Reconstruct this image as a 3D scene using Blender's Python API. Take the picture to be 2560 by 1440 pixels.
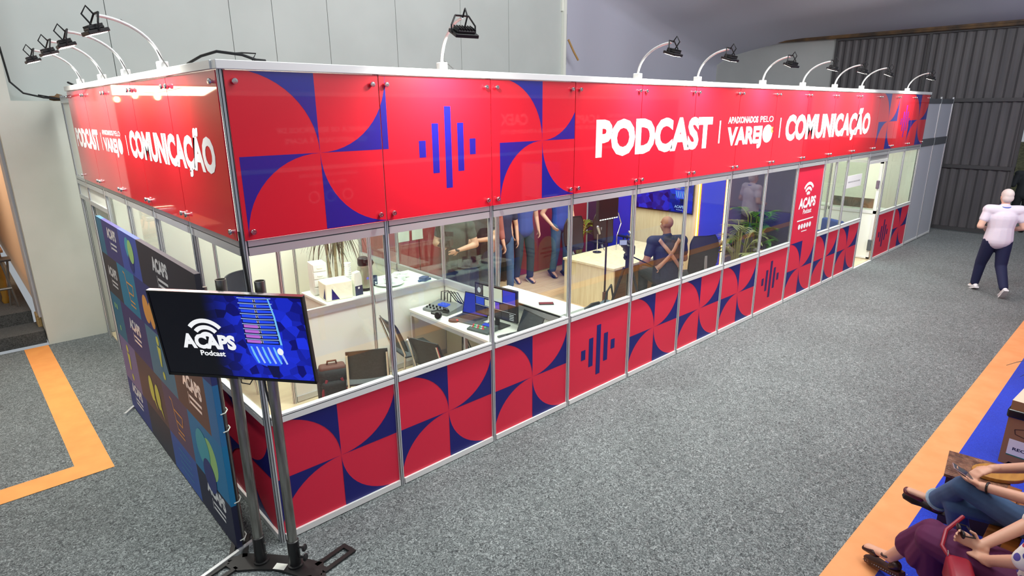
import bpy, bmesh, math, random
from math import sin, cos, pi, radians as rad
from mathutils import Vector as V, Matrix
import numpy as np
random.seed(7)
S = bpy.context.scene
for o in list(bpy.data.objects): bpy.data.objects.remove(o)
COL = S.collection

# ------------------------------------------------------------------ camera, world, lights, exposure
cam = bpy.data.cameras.new('camera'); cam.sensor_width = 36; cam.lens = 36 * 1525.37 / 2560
cam.clip_start = .05; cam.clip_end = 200
camo = bpy.data.objects.new('camera', cam); COL.objects.link(camo); S.camera = camo
yaw, pit, rol = rad(47.18482897), rad(-16.34875042), rad(-0.38045906)
fw = V((cos(yaw)*cos(pit), sin(yaw)*cos(pit), sin(pit))); rt = V((sin(yaw), -cos(yaw), 0)); up = rt.cross(fw)
r2 = cos(rol)*rt + sin(rol)*up; u2 = -sin(rol)*rt + cos(rol)*up
M = Matrix((r2, u2, -fw)).transposed().to_4x4(); M.translation = V((-1.28757, -3.81132, 2.94713)); camo.matrix_world = M

S.view_settings.view_transform = 'Standard'; S.view_settings.look = 'None'
S.view_settings.exposure = -0.12; S.view_settings.gamma = 1; S.view_settings.use_curve_mapping = False
W = bpy.data.worlds.new('hall_air'); S.world = W; W.use_nodes = True
bg = W.node_tree.nodes['Background']; bg.inputs[0].default_value = (.80, .86, .92, 1); bg.inputs[1].default_value = .46

def area(loc, tgt, size, power, col=(1, 1, 1), sy=None, spread=180):
    l = bpy.data.lights.new('unseen_lamp', 'AREA'); l.energy = power; l.color = col; l.size = size
    if sy: l.shape = 'RECTANGLE'; l.size_y = sy
    l.spread = rad(spread)
    o = bpy.data.objects.new('unseen_lamp', l); COL.objects.link(o); o.location = loc
    o.rotation_euler = (V(tgt) - V(loc)).to_track_quat('-Z', 'Y').to_euler(); return o
area((3.5, -4.5, 8.5), (4.5, -.8, 0), 4, 250, (.95, 1, .98))
area((11, -3.5, 8.5), (11, -2.5, 0), 3, 110, (1, .98, .97))
area((4, -1.5, 8.2), (4, 6.1, 5.0), 3, 320, (.96, 1, .98))  # unseen lamp added to brighten the upper back wall
area((6, -8, 6.5), (13, 4, 6.0), 3, 620, (.95, .97, 1))  # added out of view to lift the dark tent fabric
area((5.5, -1.5, 7.5), (6.5, -5, 1.2), 2, 260)  # extra light put in so the totem and opposite stand reflect more strongly
area((-3.5, 2.0, 8.5), (-1.5, 2.5, 0), 3, 170, (1, .99, .95))
# lamps hung inside the open-topped booth, below the sign's upper edge
for (x, y, sx, sy, p) in ((1.5, 1.0, 2.4, 1.2, 62), (1.5, 3.0, 2.4, 1.4, 70), (4.6, 1.6, 2.2, 1.4, 60), (6.6, 2.2, 1.8, 2.2, 50), (10.6, 1.0, 2.4, 1.4, 62), (13.0, 1.0, 1.4, 1.2, 30)):
    area((x, y, 2.95), (x, y, 0), sx, p, (1, 1, .93), sy)
area((-2.2, 9.5, 3.4), (-2.2, 9, 0), 2.0, 120, (1, .80, .58))  # warm area light added alongside the bulbs to fill the side room

# ------------------------------------------------------------------ materials
def lin(c):
    return tuple(((x/255)/12.92 if x/255 <= .04045 else ((x/255+.055)/1.055)**2.4) for x in c) + (1,)
MATS = {}
def mat(name, rgb, rough=.5, metal=0, emit=None, es=1, coat=0, spec=.5, bump=None, var=None, trans=0, sheen=0):
    if name in MATS: return MATS[name]
    m = bpy.data.materials.new(name); m.use_nodes = True; nt = m.node_tree; b = nt.nodes['Principled BSDF']
    b.inputs['Base Color'].default_value = lin(rgb); b.inputs['Roughness'].default_value = rough; b.inputs['Metallic'].default_value = metal
    b.inputs['Specular IOR Level'].default_value = spec
    b.inputs['Coat Weight'].default_value = coat; b.inputs['Coat Roughness'].default_value = .03
    if trans: b.inputs['Transmission Weight'].default_value = trans
    if sheen: b.inputs['Sheen Weight'].default_value = sheen
    if emit: b.inputs['Emission Color'].default_value = lin(emit); b.inputs['Emission Strength'].default_value = es
    if var or bump:
        tc = nt.nodes.new('ShaderNodeTexCoord')
    if var:     # (scale, rgb2, detail, stretch)
        mp = nt.nodes.new('ShaderNodeMapping'); mp.inputs['Scale'].default_value = var[3] if len(var) > 3 else (1, 1, 1)
        n = nt.nodes.new('ShaderNodeTexNoise'); n.inputs['Scale'].default_value = var[0]; n.inputs['Detail'].default_value = var[2]
        r = nt.nodes.new('ShaderNodeValToRGB'); r.color_ramp.elements[0].position = .35; r.color_ramp.elements[1].position = .65
        r.color_ramp.elements[0].color = lin(rgb); r.color_ramp.elements[1].color = lin(var[1])
        nt.links.new(tc.outputs['Object'], mp.inputs[0]); nt.links.new(mp.outputs[0], n.inputs['Vector'])
        nt.links.new(n.outputs['Fac'], r.inputs[0]); nt.links.new(r.outputs[0], b.inputs['Base Color'])
    if bump:    # (scale, strength, distance)
        n2 = nt.nodes.new('ShaderNodeTexNoise'); n2.inputs['Scale'].default_value = bump[0]; n2.inputs['Detail'].default_value = 4
        bp = nt.nodes.new('ShaderNodeBump'); bp.inputs['Strength'].default_value = bump[1]; bp.inputs['Distance'].default_value = bump[2]
        nt.links.new(tc.outputs['Object'], n2.inputs['Vector']); nt.links.new(n2.outputs['Fac'], bp.inputs['Height']); nt.links.new(bp.outputs[0], b.inputs['Normal'])
    MATS[name] = m; return m

def carpet(name, c0, c1, c2, scale=55):
    m = bpy.data.materials.new(name); m.use_nodes = True; nt = m.node_tree; b = nt.nodes['Principled BSDF']; L = nt.links
    b.inputs['Roughness'].default_value = .92; b.inputs['Specular IOR Level'].default_value = .25; b.inputs['Sheen Weight'].default_value = .15
    tc = nt.nodes.new('ShaderNodeTexCoord')
    n = nt.nodes.new('ShaderNodeTexNoise'); n.inputs['Scale'].default_value = scale; n.inputs['Detail'].default_value = 5; n.inputs['Distortion'].default_value = 2.2
    r = nt.nodes.new('ShaderNodeValToRGB'); e = r.color_ramp.elements; e[0].position = .34; e[1].position = .68; e[0].color = lin(c0); e[1].color = lin(c2)
    k = e.new(.5); k.color = lin(c1)
    n3 = nt.nodes.new('ShaderNodeTexNoise'); n3.inputs['Scale'].default_value = 1.1; n3.inputs['Detail'].default_value = 3
    mr = nt.nodes.new('ShaderNodeMapRange'); mr.inputs[1].default_value = .3; mr.inputs[2].default_value = .7; mr.inputs[3].default_value = .88; mr.inputs[4].default_value = 1.1
    mx = nt.nodes.new('ShaderNodeVectorMath'); mx.operation = 'SCALE'
    L.new(tc.outputs['Object'], n.inputs['Vector']); L.new(tc.outputs['Object'], n3.inputs['Vector']); L.new(n.outputs['Fac'], r.inputs[0]); L.new(n3.outputs['Fac'], mr.inputs[0])
    L.new(r.outputs[0], mx.inputs[0]); L.new(mr.outputs[0], mx.inputs['Scale']); L.new(mx.outputs[0], b.inputs['Base Color'])
    bp = nt.nodes.new('ShaderNodeBump'); bp.inputs['Strength'].default_value = .6; bp.inputs['Distance'].default_value = .006
    L.new(n.outputs['Fac'], bp.inputs['Height']); L.new(bp.outputs[0], b.inputs['Normal'])
    MATS[name] = m; return m

def glassmat(name, tint=(.93, .97, .95), f0=.05):
    m = bpy.data.materials.new(name); m.use_nodes = True; nt = m.node_tree; nt.nodes.clear(); L = nt.links
    out = nt.nodes.new('ShaderNodeOutputMaterial'); mix = nt.nodes.new('ShaderNodeMixShader')
    tr = nt.nodes.new('ShaderNodeBsdfTransparent'); tr.inputs[0].default_value = tint + (1,)
    gl = nt.nodes.new('ShaderNodeBsdfGlossy'); gl.inputs['Roughness'].default_value = .01; gl.inputs[0].default_value = (1, 1, 1, 1)
    lw = nt.nodes.new('ShaderNodeLayerWeight'); lw.inputs[0].default_value = .5
    pw = nt.nodes.new('ShaderNodeMath'); pw.operation = 'POWER'; pw.inputs[1].default_value = 5
    ma = nt.nodes.new('ShaderNodeMath'); ma.operation = 'MULTIPLY_ADD'; ma.inputs[1].default_value = 1-f0; ma.inputs[2].default_value = f0
    L.new(lw.outputs['Facing'], pw.inputs[0]); L.new(pw.outputs[0], ma.inputs[0]); L.new(ma.outputs[0], mix.inputs[0])
    L.new(tr.outputs[0], mix.inputs[1]); L.new(gl.outputs[0], mix.inputs[2]); L.new(mix.outputs[0], out.inputs[0])
    MATS[name] = m; return m
GLASS = glassmat('window_glass')
ALU = mat('anodised_aluminium', (205, 208, 210), .32, .55)
ALUW = mat('white_aluminium', (228, 230, 228), .35, .2)
GROOVE = mat('dark_groove', (38, 44, 50), .6)
REDH = mat('sign_red_acrylic', (214, 22, 44), .35, coat=1)
BLUH = mat('sign_blue_acrylic', (14, 24, 140), .35, coat=1)
REDL = mat('panel_red_print', (208, 30, 62), .5)
BLUL = mat('panel_blue_print', (8, 14, 104), .5)
PURL = mat('panel_purple_print', (44, 8, 84), .5)
WHT = mat('white_lettering', (246, 247, 248), .4, coat=.6)
WHP = mat('white_panel', (232, 236, 226), .5)
BLK = mat('black_plastic', (20, 20, 22), .4)
BLKM = mat('black_matt', (26, 27, 29), .7)
DGR = mat('dark_grey_fabric', (46, 52, 54), .85, bump=(300, .4, .002))
CHROME = mat('chrome', (210, 212, 214), .18, 1)
STEEL = mat('brushed_steel', (165, 164, 158), .33, .9, var=(6, (120, 118, 112), 3, (6, 6, .6)))
WOODL = mat('pale_wood', (226, 214, 178), .5, var=(3, (212, 196, 158), 4, (8, 8, .8)))
SKIN1 = mat('skin_brown', (150, 104, 80), .55)
SKIN2 = mat('skin_fair', (222, 170, 142), .55)
SKIN3 = mat('skin_light', (226, 186, 164), .55)

# ------------------------------------------------------------------ mesh builder
class MB:
    def __init__(s): s.v = []; s.f = []; s.m = []
    def add(s, vs, fs, mi=0):
        o = len(s.v); s.v += [tuple(p) for p in vs]; s.f += [tuple(i+o for i in f) for f in fs]; s.m += [mi]*len(fs); return s
    def box(s, a, b, mi=0, R=None, c=None):
        (x0, y0, z0), (x1, y1, z1) = a, b
        vs = [V(p) for p in ((x0,y0,z0),(x1,y0,z0),(x1,y1,z0),(x0,y1,z0),(x0,y0,z1),(x1,y0,z1),(x1,y1,z1),(x0,y1,z1))]
        if R is not None:
            c = V(c) if c is not None else sum(vs, V())/8
            vs = [c + R @ (p-c) for p in vs]
        return s.add(vs, [(0,3,2,1),(4,5,6,7),(0,1,5,4),(1,2,6,5),(2,3,7,6),(3,0,4,7)], mi)
    def rbox(s, a, b, r=.01, mi=0, seg=2, R=None, c=None):
        bm = bmesh.new(); bmesh.ops.create_cube(bm, size=1)
        a, b = V(a), V(b); mid = (a+b)/2; d = b-a
        for v in bm.verts: v.co = V((v.co.x*d.x, v.co.y*d.y, v.co.z*d.z)) + mid
        bmesh.ops.bevel(bm, geom=bm.edges[:], offset=min(r, min(d)*.49), segments=seg, profile=.5, affect='EDGES')
        c = V(c) if c is not None else mid
        vs = [(c + R @ (v.co-c)) if R is not None else v.co.copy() for v in bm.verts]
        bm.verts.index_update(); fs = [[v.index for v in f.verts] for f in bm.faces]; bm.free(); return s.add(vs, fs, mi)
    def cyl(s, p0, p1, r, n=12, mi=0, r1=None, caps=True):
        p0, p1 = V(p0), V(p1); r1 = r if r1 is None else r1; d = (p1-p0).normalized()
        x = d.orthogonal().normalized(); y = d.cross(x)
        vs = [p0 + (x*cos(2*pi*k/n)+y*sin(2*pi*k/n))*r for k in range(n)] + [p1 + (x*cos(2*pi*k/n)+y*sin(2*pi*k/n))*r1 for k in range(n)]
        fs = [(k, (k+1) % n, n+(k+1) % n, n+k) for k in range(n)]
        if caps: fs += [tuple(range(n-1, -1, -1)), tuple(range(n, 2*n))]
        return s.add(vs, fs, mi)
    def tube(s, pts, r, n=8, mi=0, radii=None):
        pts = [V(p) for p in pts]; t = (pts[1]-pts[0]).normalized(); x = t.orthogonal().normalized(); vs = []
        for i, p in enumerate(pts):
            t2 = (pts[min(i+1, len(pts)-1)]-pts[max(i-1, 0)]).normalized(); x = (x - t2*x.dot(t2)).normalized(); y = t2.cross(x)
            rr = radii[i] if radii else r
            vs += [p + (x*cos(2*pi*k/n)+y*sin(2*pi*k/n))*rr for k in range(n)]
        fs = []
        for i in range(len(pts)-1):
            fs += [(i*n+k, i*n+(k+1) % n, (i+1)*n+(k+1) % n, (i+1)*n+k) for k in range(n)]
        fs += [tuple(range(n-1, -1, -1)), tuple(range((len(pts)-1)*n, len(pts)*n))]
        return s.add(vs, fs, mi)
    def lathe(s, prof, c=(0,0,0), n=24, mi=0, ax=None):
        c = V(c); R = ax.to_3x3() if ax is not None else Matrix.Identity(3); vs = []; m = len(prof)
        for r, z in prof: vs += [c + R @ V((max(r, 1e-4)*cos(2*pi*k/n), max(r, 1e-4)*sin(2*pi*k/n), z)) for k in range(n)]
        fs = [(i*n+k, i*n+(k+1) % n, (i+1)*n+(k+1) % n, (i+1)*n+k) for i in range(m-1) for k in range(n)]
        fs += [tuple(range(n-1, -1, -1)), tuple(range((m-1)*n, m*n))]
        return s.add(vs, fs, mi)
    def ell(s, c, r, n=16, m=10, mi=0, R=None):
        c = V(c); R = R or Matrix.Identity(3); vs = []
        for i in range(m+1):
            a = pi*i/m
            vs += [c + R @ V((r[0]*max(sin(a), 1e-3)*cos(2*pi*k/n), r[1]*max(sin(a), 1e-3)*sin(2*pi*k/n), -r[2]*cos(a))) for k in range(n)]
        fs = [(i*n+k, i*n+(k+1) % n, (i+1)*n+(k+1) % n, (i+1)*n+k) for i in range(m) for k in range(n)]
        fs += [tuple(range(n-1, -1, -1)), tuple(range(m*n, (m+1)*n))]
        return s.add(vs, fs, mi)
    def caps(s, p0, p1, a0, a1, b0=None, b1=None, xd=None, n=14):
        """tapered capsule with rounded ends; a along xd, b across it"""
        p0, p1 = V(p0), V(p1); b0 = b0 or a0; b1 = b1 or a1; d = (p1-p0).normalized()
        x = V(xd) if xd is not None else d.orthogonal(); x = (x-d*x.dot(d)).normalized(); y = d.cross(x); vs = []; rings = []
        for k in range(5): t = (k/5)*pi/2; rings.append((p0 - d*cos(t)*min(a0, b0), a0*max(sin(t), .05), b0*max(sin(t), .05)))
        for k in range(7): t = k/6; rings.append((p0.lerp(p1, t), a0+(a1-a0)*t, b0+(b1-b0)*t))
        for k in range(1, 6): t = (k/5)*pi/2; rings.append((p1 + d*sin(t)*min(a1, b1), a1*max(cos(t), .05), b1*max(cos(t), .05)))
        for c, a, b in rings: vs += [c + x*a*cos(2*pi*k/n) + y*b*sin(2*pi*k/n) for k in range(n)]
        m = len(rings)
        fs = [(i*n+k, i*n+(k+1) % n, (i+1)*n+(k+1) % n, (i+1)*n+k) for i in range(m-1) for k in range(n)]
        fs += [tuple(range(n-1, -1, -1)), tuple(range((m-1)*n, m*n))]
        return s.add(vs, fs)
    def flat(s, pts, o, ux, uy, mi=0):
        o, ux, uy = V(o), V(ux), V(uy); return s.add([o+ux*a+uy*b for a, b in pts], [tuple(range(len(pts)))], mi)
    def prism(s, pts, o, ux, uy, n, mi=0):
        o, ux, uy, n = V(o), V(ux), V(uy), V(n); k = len(pts)
        A = [o+ux*a+uy*b for a, b in pts]; B = [p+n for p in A]
        return s.add(A+B, [tuple(range(k-1, -1, -1)), tuple(range(k, 2*k))]+[(i, (i+1) % k, k+(i+1) % k, k+i) for i in range(k)], mi)
    def mesh(s, name, mats, smooth=False, org=(0,0,0)):
        me = bpy.data.meshes.new(name); o = V(org)
        me.from_pydata([tuple(V(p)-o) for p in s.v], [], s.f)
        for m in (mats if isinstance(mats, (list, tuple)) else [mats]): me.materials.append(m)
        me.polygons.foreach_set('material_index', s.m)
        if smooth: me.polygons.foreach_set('use_smooth', [True]*len(s.f))
        me.update(); return me

def link(name, data, parent=None):
    o = bpy.data.objects.new(name, data); COL.objects.link(o)
    if parent: o.parent = parent
    return o
class T:
    """a thing: an Empty at its base that parents its parts; parts are authored in the frame given by org"""
    def __init__(s, name, label, cat, loc=(0,0,0), rz=0, group=None, world=False):
        s.root = link(name, None); s.root.empty_display_size = .1; s.root.location = loc; s.root.rotation_euler = (0,0,rz)
        s.root['label'] = label
        if cat: s.root['category'] = cat
        if group: s.root['group'] = group
        s.org = V(loc) if world else V((0,0,0))
    def part(s, name, mb, mats, parent=None, smooth=False, label=None, bevel=0, stuff=False):
        o = link(name, mb.mesh(name, mats, smooth, s.org), parent or s.root)
        if label: o['label'] = label
        if stuff: o['kind'] = 'stuff'
        if bevel:
            b = o.modifiers.new('bevel', 'BEVEL'); b.width = bevel; b.segments = 2; b.limit_method = 'ANGLE'
        if smooth and smooth != 'all': autosmooth(o.data)
        return o
    def data(s, name, me, parent=None):
        me.transform(Matrix.Translation(-s.org)); return link(name, me, parent or s.root)
def autosmooth(me):
    bm = bmesh.new(); bm.from_mesh(me)
    for e in bm.edges:
        if len(e.link_faces) == 2 and e.calc_face_angle(0) > rad(38): e.smooth = False
    bm.to_mesh(me); bm.free()
def struct(name, mb, mats, label=None, smooth=False):
    o = link(name, mb.mesh(name, mats, smooth)); o['kind'] = 'structure'
    if label: o['label'] = label
    return o
def copyof(t, loc, rz, label, group=None):
    r = t.root.copy(); COL.objects.link(r); r.location = loc; r.rotation_euler = (0, 0, rz); r['label'] = label
    if group: r['group'] = group
    for c in t.root.children:
        d = c.copy(); COL.objects.link(d); d.parent = r
        for g in c.children:
            h = g.copy(); COL.objects.link(h); h.parent = d
    return r
def single(name, label, cat, mb, mats, smooth=False, group=None, bevel=0):
    c = sum((V(p) for p in mb.v), V())/len(mb.v); c.z = min(p[2] for p in mb.v)
    o = link(name, mb.mesh(name, mats, bool(smooth), c)); o.location = c; o['label'] = label; o['category'] = cat
    if smooth: autosmooth(o.data)
    if group: o['group'] = group
    if bevel:
        b = o.modifiers.new('bevel', 'BEVEL'); b.width = bevel; b.segments = 2; b.limit_method = 'ANGLE'
    return o

def remesh(mb, vox, mats, it=4, name='body', org=(0,0,0)):
    me = mb.mesh(name, mats, False, (0,0,0)); o = link('tmp', me)
    r = o.modifiers.new('r', 'REMESH'); r.mode = 'VOXEL'; r.voxel_size = vox
    sm = o.modifiers.new('s', 'SMOOTH'); sm.factor = .5; sm.iterations = it
    bpy.context.view_layer.update(); dg = bpy.context.evaluated_depsgraph_get()
    m2 = bpy.data.meshes.new_from_object(o.evaluated_get(dg)); m2.name = name
    bpy.data.objects.remove(o); m2.polygons.foreach_set('use_smooth', [True]*len(m2.polygons))
    m2.materials.clear()
    for m in (mats if isinstance(mats, (list, tuple)) else [mats]): m2.materials.append(m)
    return m2

TXT = {}
def text_poly(body, bold=.02, res=3):
    """letter outlines as a flat mesh, normalised so cap height is ~1; returns (verts, faces, xmin, xmax)"""
    k = (body, bold)
    if k in TXT: return TXT[k]
    c = bpy.data.curves.new('t', 'FONT'); c.body = body; c.offset = bold; c.resolution_u = res; c.size = 1
    o = link('tmp', c); bpy.context.view_layer.update()
    m = bpy.data.meshes.new_from_object(o.evaluated_get(bpy.context.evaluated_depsgraph_get()))
    vs = [(v.co.x, v.co.y) for v in m.vertices]; fs = [tuple(p.vertices) for p in m.polygons]
    bpy.data.objects.remove(o); bpy.data.meshes.remove(m); bpy.data.curves.remove(c)
    TXT[k] = (vs, fs, min(v[0] for v in vs), max(v[0] for v in vs)); return TXT[k]
def text(mb, body, o, ux, uy, x0, x1, z0, h, bold=.03, mi=0, shear=0):
    """write body between x0 and x1 on the plane o + ux*x + uy*z, baseline z0, cap height h"""
    vs, fs, a, b = text_poly(body, bold); k = (x1-x0)/(b-a); q = h/.72; o, ux, uy = V(o), V(ux), V(uy)
    flip = V(ux).cross(V(uy)); mb.add([o + ux*(x0+(x-a)*k+shear*y*q) + uy*(z0+y*q) for x, y in vs], fs, mi); return mb
def arc(cx, cz, r0, r1, a0, a1, n=14):
    return [(cx+r1*cos(rad(a0+(a1-a0)*i/n)), cz+r1*sin(rad(a0+(a1-a0)*i/n))) for i in range(n+1)] + [(cx+r0*cos(rad(a1-(a1-a0)*i/n)), cz+r0*sin(rad(a1-(a1-a0)*i/n))) for i in range(n+1)]
def disc(cx, cz, rx, rz=None, n=24, tilt=0):
    rz = rz or rx; return [(cx+rx*cos(2*pi*i/n)*cos(tilt)-rz*sin(2*pi*i/n)*sin(tilt), cz+rx*cos(2*pi*i/n)*sin(tilt)+rz*sin(2*pi*i/n)*cos(tilt)) for i in range(n)]
def rect(x0, z0, x1, z1): return [(x0,z0),(x1,z0),(x1,z1),(x0,z1)]
def wifi(mb, cx, cz, r, o, ux, uy, mi=0):
    for i, (a, b) in enumerate(((.18, .40), (.52, .72), (.84, 1.04))): mb.flat(arc(cx, cz, a*r, b*r, 40, 140), o, ux, uy, mi)
def acaps_logo(mb, cx, cz, w, o, ux, uy, mi=0):
    text(mb, 'ACAPS', o, ux, uy, cx-w/2, cx+w/2, cz, w*.24, .05, mi)
    wifi(mb, cx-.02*w, cz+.25*w, w*.36, o, ux, uy, mi); text(mb, 'Podcast', o, ux, uy, cx-w*.20, cx+w*.30, cz-w*.16, w*.12, .03, mi)

# pinwheel of quarter discs: blue remainders on a red ground, clipped to [xa, xb]
def pinwheel(cx, cz, q, qz):
    P = []; n = 14
    def corner(dcx, dcz, kx, kz, a0):   # quadrant corner minus disc
        pts = [(dcx+q*cos(rad(a0+90*i/n)), dcz+qz*sin(rad(a0+90*i/n))) for i in range(n+1)]
        return pts + [(kx, kz)]
    P.append(corner(cx-q, cz, cx, cz+qz, 0)[::-1])          # TL: disc centre bottom-left, blue top-right
    P.append(corner(cx, cz+qz, cx+q, cz, 270)[::-1])        # TR: disc centre top-left, blue bottom-right
    P.append(corner(cx, cz-qz, cx-q, cz, 90)[::-1])         # BL: disc centre bottom-right, blue top-left
    P.append(corner(cx+q, cz, cx, cz-qz, 180)[::-1])        # BR: disc centre top-right, blue bottom-left
    return P
def clipx(poly, xa, xb):
    def cl(p, f, lim, sgn):
        out = []
        for i in range(len(p)):
            a, b = p[i], p[(i+1) % len(p)]; ia, ib = sgn*(a[0]-lim) >= 0, sgn*(b[0]-lim) >= 0
            if ia: out.append(a)
            if ia != ib: t = (lim-a[0])/(b[0]-a[0]); out.append((lim, a[1]+t*(b[1]-a[1])))
        return out
    p = cl(poly, 0, xa, 1); return cl(p, 0, xb, -1) if len(p) > 2 else []
def clipz(poly, za, zb):
    return [(b, a) for a, b in clipx([(z, x) for x, z in poly], za, zb)]
def fan(mb, poly, o, ux, uy, mi):
    """corner shapes are star-shaped about their last corner: triangulate from it"""
    if len(poly) < 3: return
    mb.flat(poly, o, ux, uy, mi)
# ------------------------------------------------------------------ setting
C_GREY = carpet('grey_carpet', (50, 55, 57), (95, 102, 103), (152, 160, 160), 42)
C_DARK = carpet('dark_carpet', (50, 51, 50), (72, 73, 72), (94, 94, 92), 40)
C_BLUE = carpet('blue_carpet', (14, 44, 172), (22, 58, 196), (36, 76, 214), 90)
OR1 = mat('orange_tape', (238, 158, 82), .55, var=(5, (232, 150, 76), 3)); OR2 = mat('orange_carpet_strip', (232, 160, 104), .7, var=(4, (226, 150, 92), 3))
WALLW = mat('painted_wall', (206, 208, 198), .8, var=(1.3, (196, 199, 188), 5), bump=(14, .25, .004))
WALLG = mat('grey_green_board', (192, 199, 196), .75, var=(.9, (184, 191, 188), 4))
SEAM = mat('dark_seam', (96, 100, 98), .9)
m = MB(); m.box((-8, -14, -.2), (30, 5.87, 0)); struct('floor', m, C_GREY, 'speckled grey fair carpet of the hall aisle')
m = MB(); m.box((.03, .03, 0), (13.97, 5.8, .012)); struct('floor.001', m, mat('booth_floor', (222, 208, 172), .35, var=(2, (212, 196, 160), 4, (1, 6, 1))), 'pale cream vinyl floor inside the booth')
m = MB()
for k, y in enumerate(np.arange(.05, 3.95, .2)):
    off = (k*.37) % 1.2
    for x in np.arange(3.1-off, 7.95, 1.2):
        a, b = max(3.05, x), min(7.95, x+1.194)
        if b-a > .05: m.box((a, y, .012), (b, y+.196, .018))
o = struct('floor.002', m, mat('studio_floor', (226, 196, 158), .4, var=(3, (212, 178, 140), 4, (.8, 9, 1))), 'pale wood plank floor of the studio')
m = MB(); m.box((-.65, 5.87, 0), (9.6, 6.46, 3.08)); m.box((-8, 5.87, 3.3), (-.48, 6.46, 9)); m.box((-.65, 5.87, 3.08), (-.48, 6.46, 3.3)); m.box((-8, 5.87, 0), (-4.6, 6.46, 3.3))
wl = struct('wall_back', m, WALLW, 'scuffed off-white wall behind the booth')
xs = [-.48, .72, 2.3, 2.94, 3.85, 5.15, 6.6, 7.85, 9.44]
for a, b in zip(xs, xs[1:]):
    m = MB(); m.box((a+.004, 6.10, 3.08), (b-.004, 6.13, 9)); o = link('wall_panel', m.mesh('wall_panel', WALLG), wl)
m = MB(); m.box((-.48, 6.13, 3.08), (9.44, 6.46, 9)); link('panel_backing', m.mesh('panel_backing', SEAM), wl)
m = MB(); m.box((9.44, 6.02, 3.0), (9.52, 6.46, 9)); m.box((9.40, 6.05, 5.0), (9.5, 6.12, 5.25)); struct('trim_1', m, WHP, 'white edge post at the end of the upper wall')
m = MB(); m.box((9.53, 6.06, 3.9), (9.57, 6.12, 4.95)); struct('trim_2', m, BLKM)
m = MB(); m.tube([(9.56, 6.0, 4.42), (9.72, 5.98, 4.18), (9.86, 5.96, 4.0)], .022, 8)
single('broken_batten', 'splintered brown wooden stick hanging from the end of the upper wall', 'stick', m, mat('raw_wood', (176, 138, 84), .7))
# rock and cables on the ledge
m = MB(); bm = bmesh.new(); bmesh.ops.create_icosphere(bm, subdivisions=2, radius=1)
for v in bm.verts:
    k = 1+.18*sin(v.co.x*5+1)+.15*cos(v.co.y*7); v.co = V((v.co.x*.085*k, v.co.y*.06*k, v.co.z*.042*k))
bm.verts.index_update(); m.add([v.co+V((-.02+.30-.28, 5.95, 3.115)) for v in bm.verts], [[v.index for v in f.verts] for f in bm.faces]); bm.free()
single('stone', 'brown stone lying on the wall ledge among black cables', 'stone', m, mat('brown_stone', (120, 92, 64), .9, bump=(30, .5, .01)), True)
m = MB(); m.tube([(-.46, 6.0, 3.7), (-.44, 5.96, 3.3), (-.34, 5.9, 3.17), (-.15, 5.9, 3.12), (.03, 5.88, 3.10), (.16, 5.9, 3.13), (.22, 5.86, 3.22), (.30, 5.7, 3.2), (.12, 5.3, 3.24), (.0, 5.0, 3.27)], .011, 6)
m.tube([(-.20, 5.9, 3.15), (.0, 5.88, 3.11), (.14, 5.88, 3.15), (.2, 5.7, 3.22), (.05, 5.1, 3.25)], .008, 6)
single('power_cable', 'black cables running along the wall ledge to the booth corner', 'cable', m, BLKM, True)
# doorway room on the left with carpeted steps
m = MB(); m.box((-4.6, 5.99, 0), (-.66, 6.5, .17)); m.box((-4.6, 6.5, 0), (-.72, 22, .34)); struct('floor.003', m, C_DARK, 'dark carpeted steps up into the side room')
PEACH = mat('side_room_wall', (224, 196, 172), .8)
m = MB(); m.box((-5, 22, 0), (0, 22.2, 6)); m.box((-5, 6.46, 0), (-4.6, 22, 6)); m.box((-.55, 6.46, .0), (-.4, 22, 6)); m.box((-5, 6.46, 4.2), (-.4, 22, 4.3)); struct('wall_left', m, PEACH, 'peach coloured walls of the side room')
m = MB(); m.rbox((-.70, 6.2, .05), (-.652, 6.42, .34), .01); struct('trim_3', m, mat('torn_board', (196, 164, 110), .8, bump=(40, .8, .02)), 'torn brown board edge beside the steps')
m = MB(); m.box((-.68, 6.05, .34), (-.651, 6.46, 3.0)); struct('trim_4', m, mat('lilac_jamb', (188, 188, 192), .7), 'grey jamb of the side doorway')
# sliding gate wall at the far end
GATE = mat('dark_gate_steel', (92, 89, 91), .55, .1, var=(5, (76, 74, 77), 4, (1, 1, .12))); GATEF = mat('gate_frame_steel', (74, 73, 75), .5, .3)
GX = 16.72
def corrug(y0, y1, z0, z1):
    m = MB(); n = int((y1-y0)/.045); pts = []
    for i in range(n+1): pts.append((y0+(y1-y0)*i/n, GX+(.018 if (i//2) % 2 else -.012)))
    vs = [(x, y, z0) for y, x in pts]+[(x, y, z1) for y, x in pts]; k = len(pts)
    m.add(vs, [(i, i+1, k+i+1, k+i) for i in range(k-1)]); return m
gt = T('sliding_gate', 'dark grey corrugated steel gate closing the far end of the hall', 'gate', (GX, 0, 0), world=True)
for (a, b) in ((-1.22, .80), (.86, 2.92)):
    for (c, d) in ((.1, 1.52), (1.6, 3.04), (3.12, 4.6)): gt.part('corrugated_sheet', corrug(a, b, c, d), GATE)
for y in (-1.28, .80, 2.92): 
    m = MB(); m.box((GX-.05, y, 0), (GX+.03, y+.06, 4.66)); gt.part('upright', m, GATEF)
for z in (.03, 1.52, 3.04, 4.6):
    m = MB(); m.box((GX-.06, -1.28, z), (GX+.02, 2.98, z+.08)); gt.part('cross_rail', m, GATEF)
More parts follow.
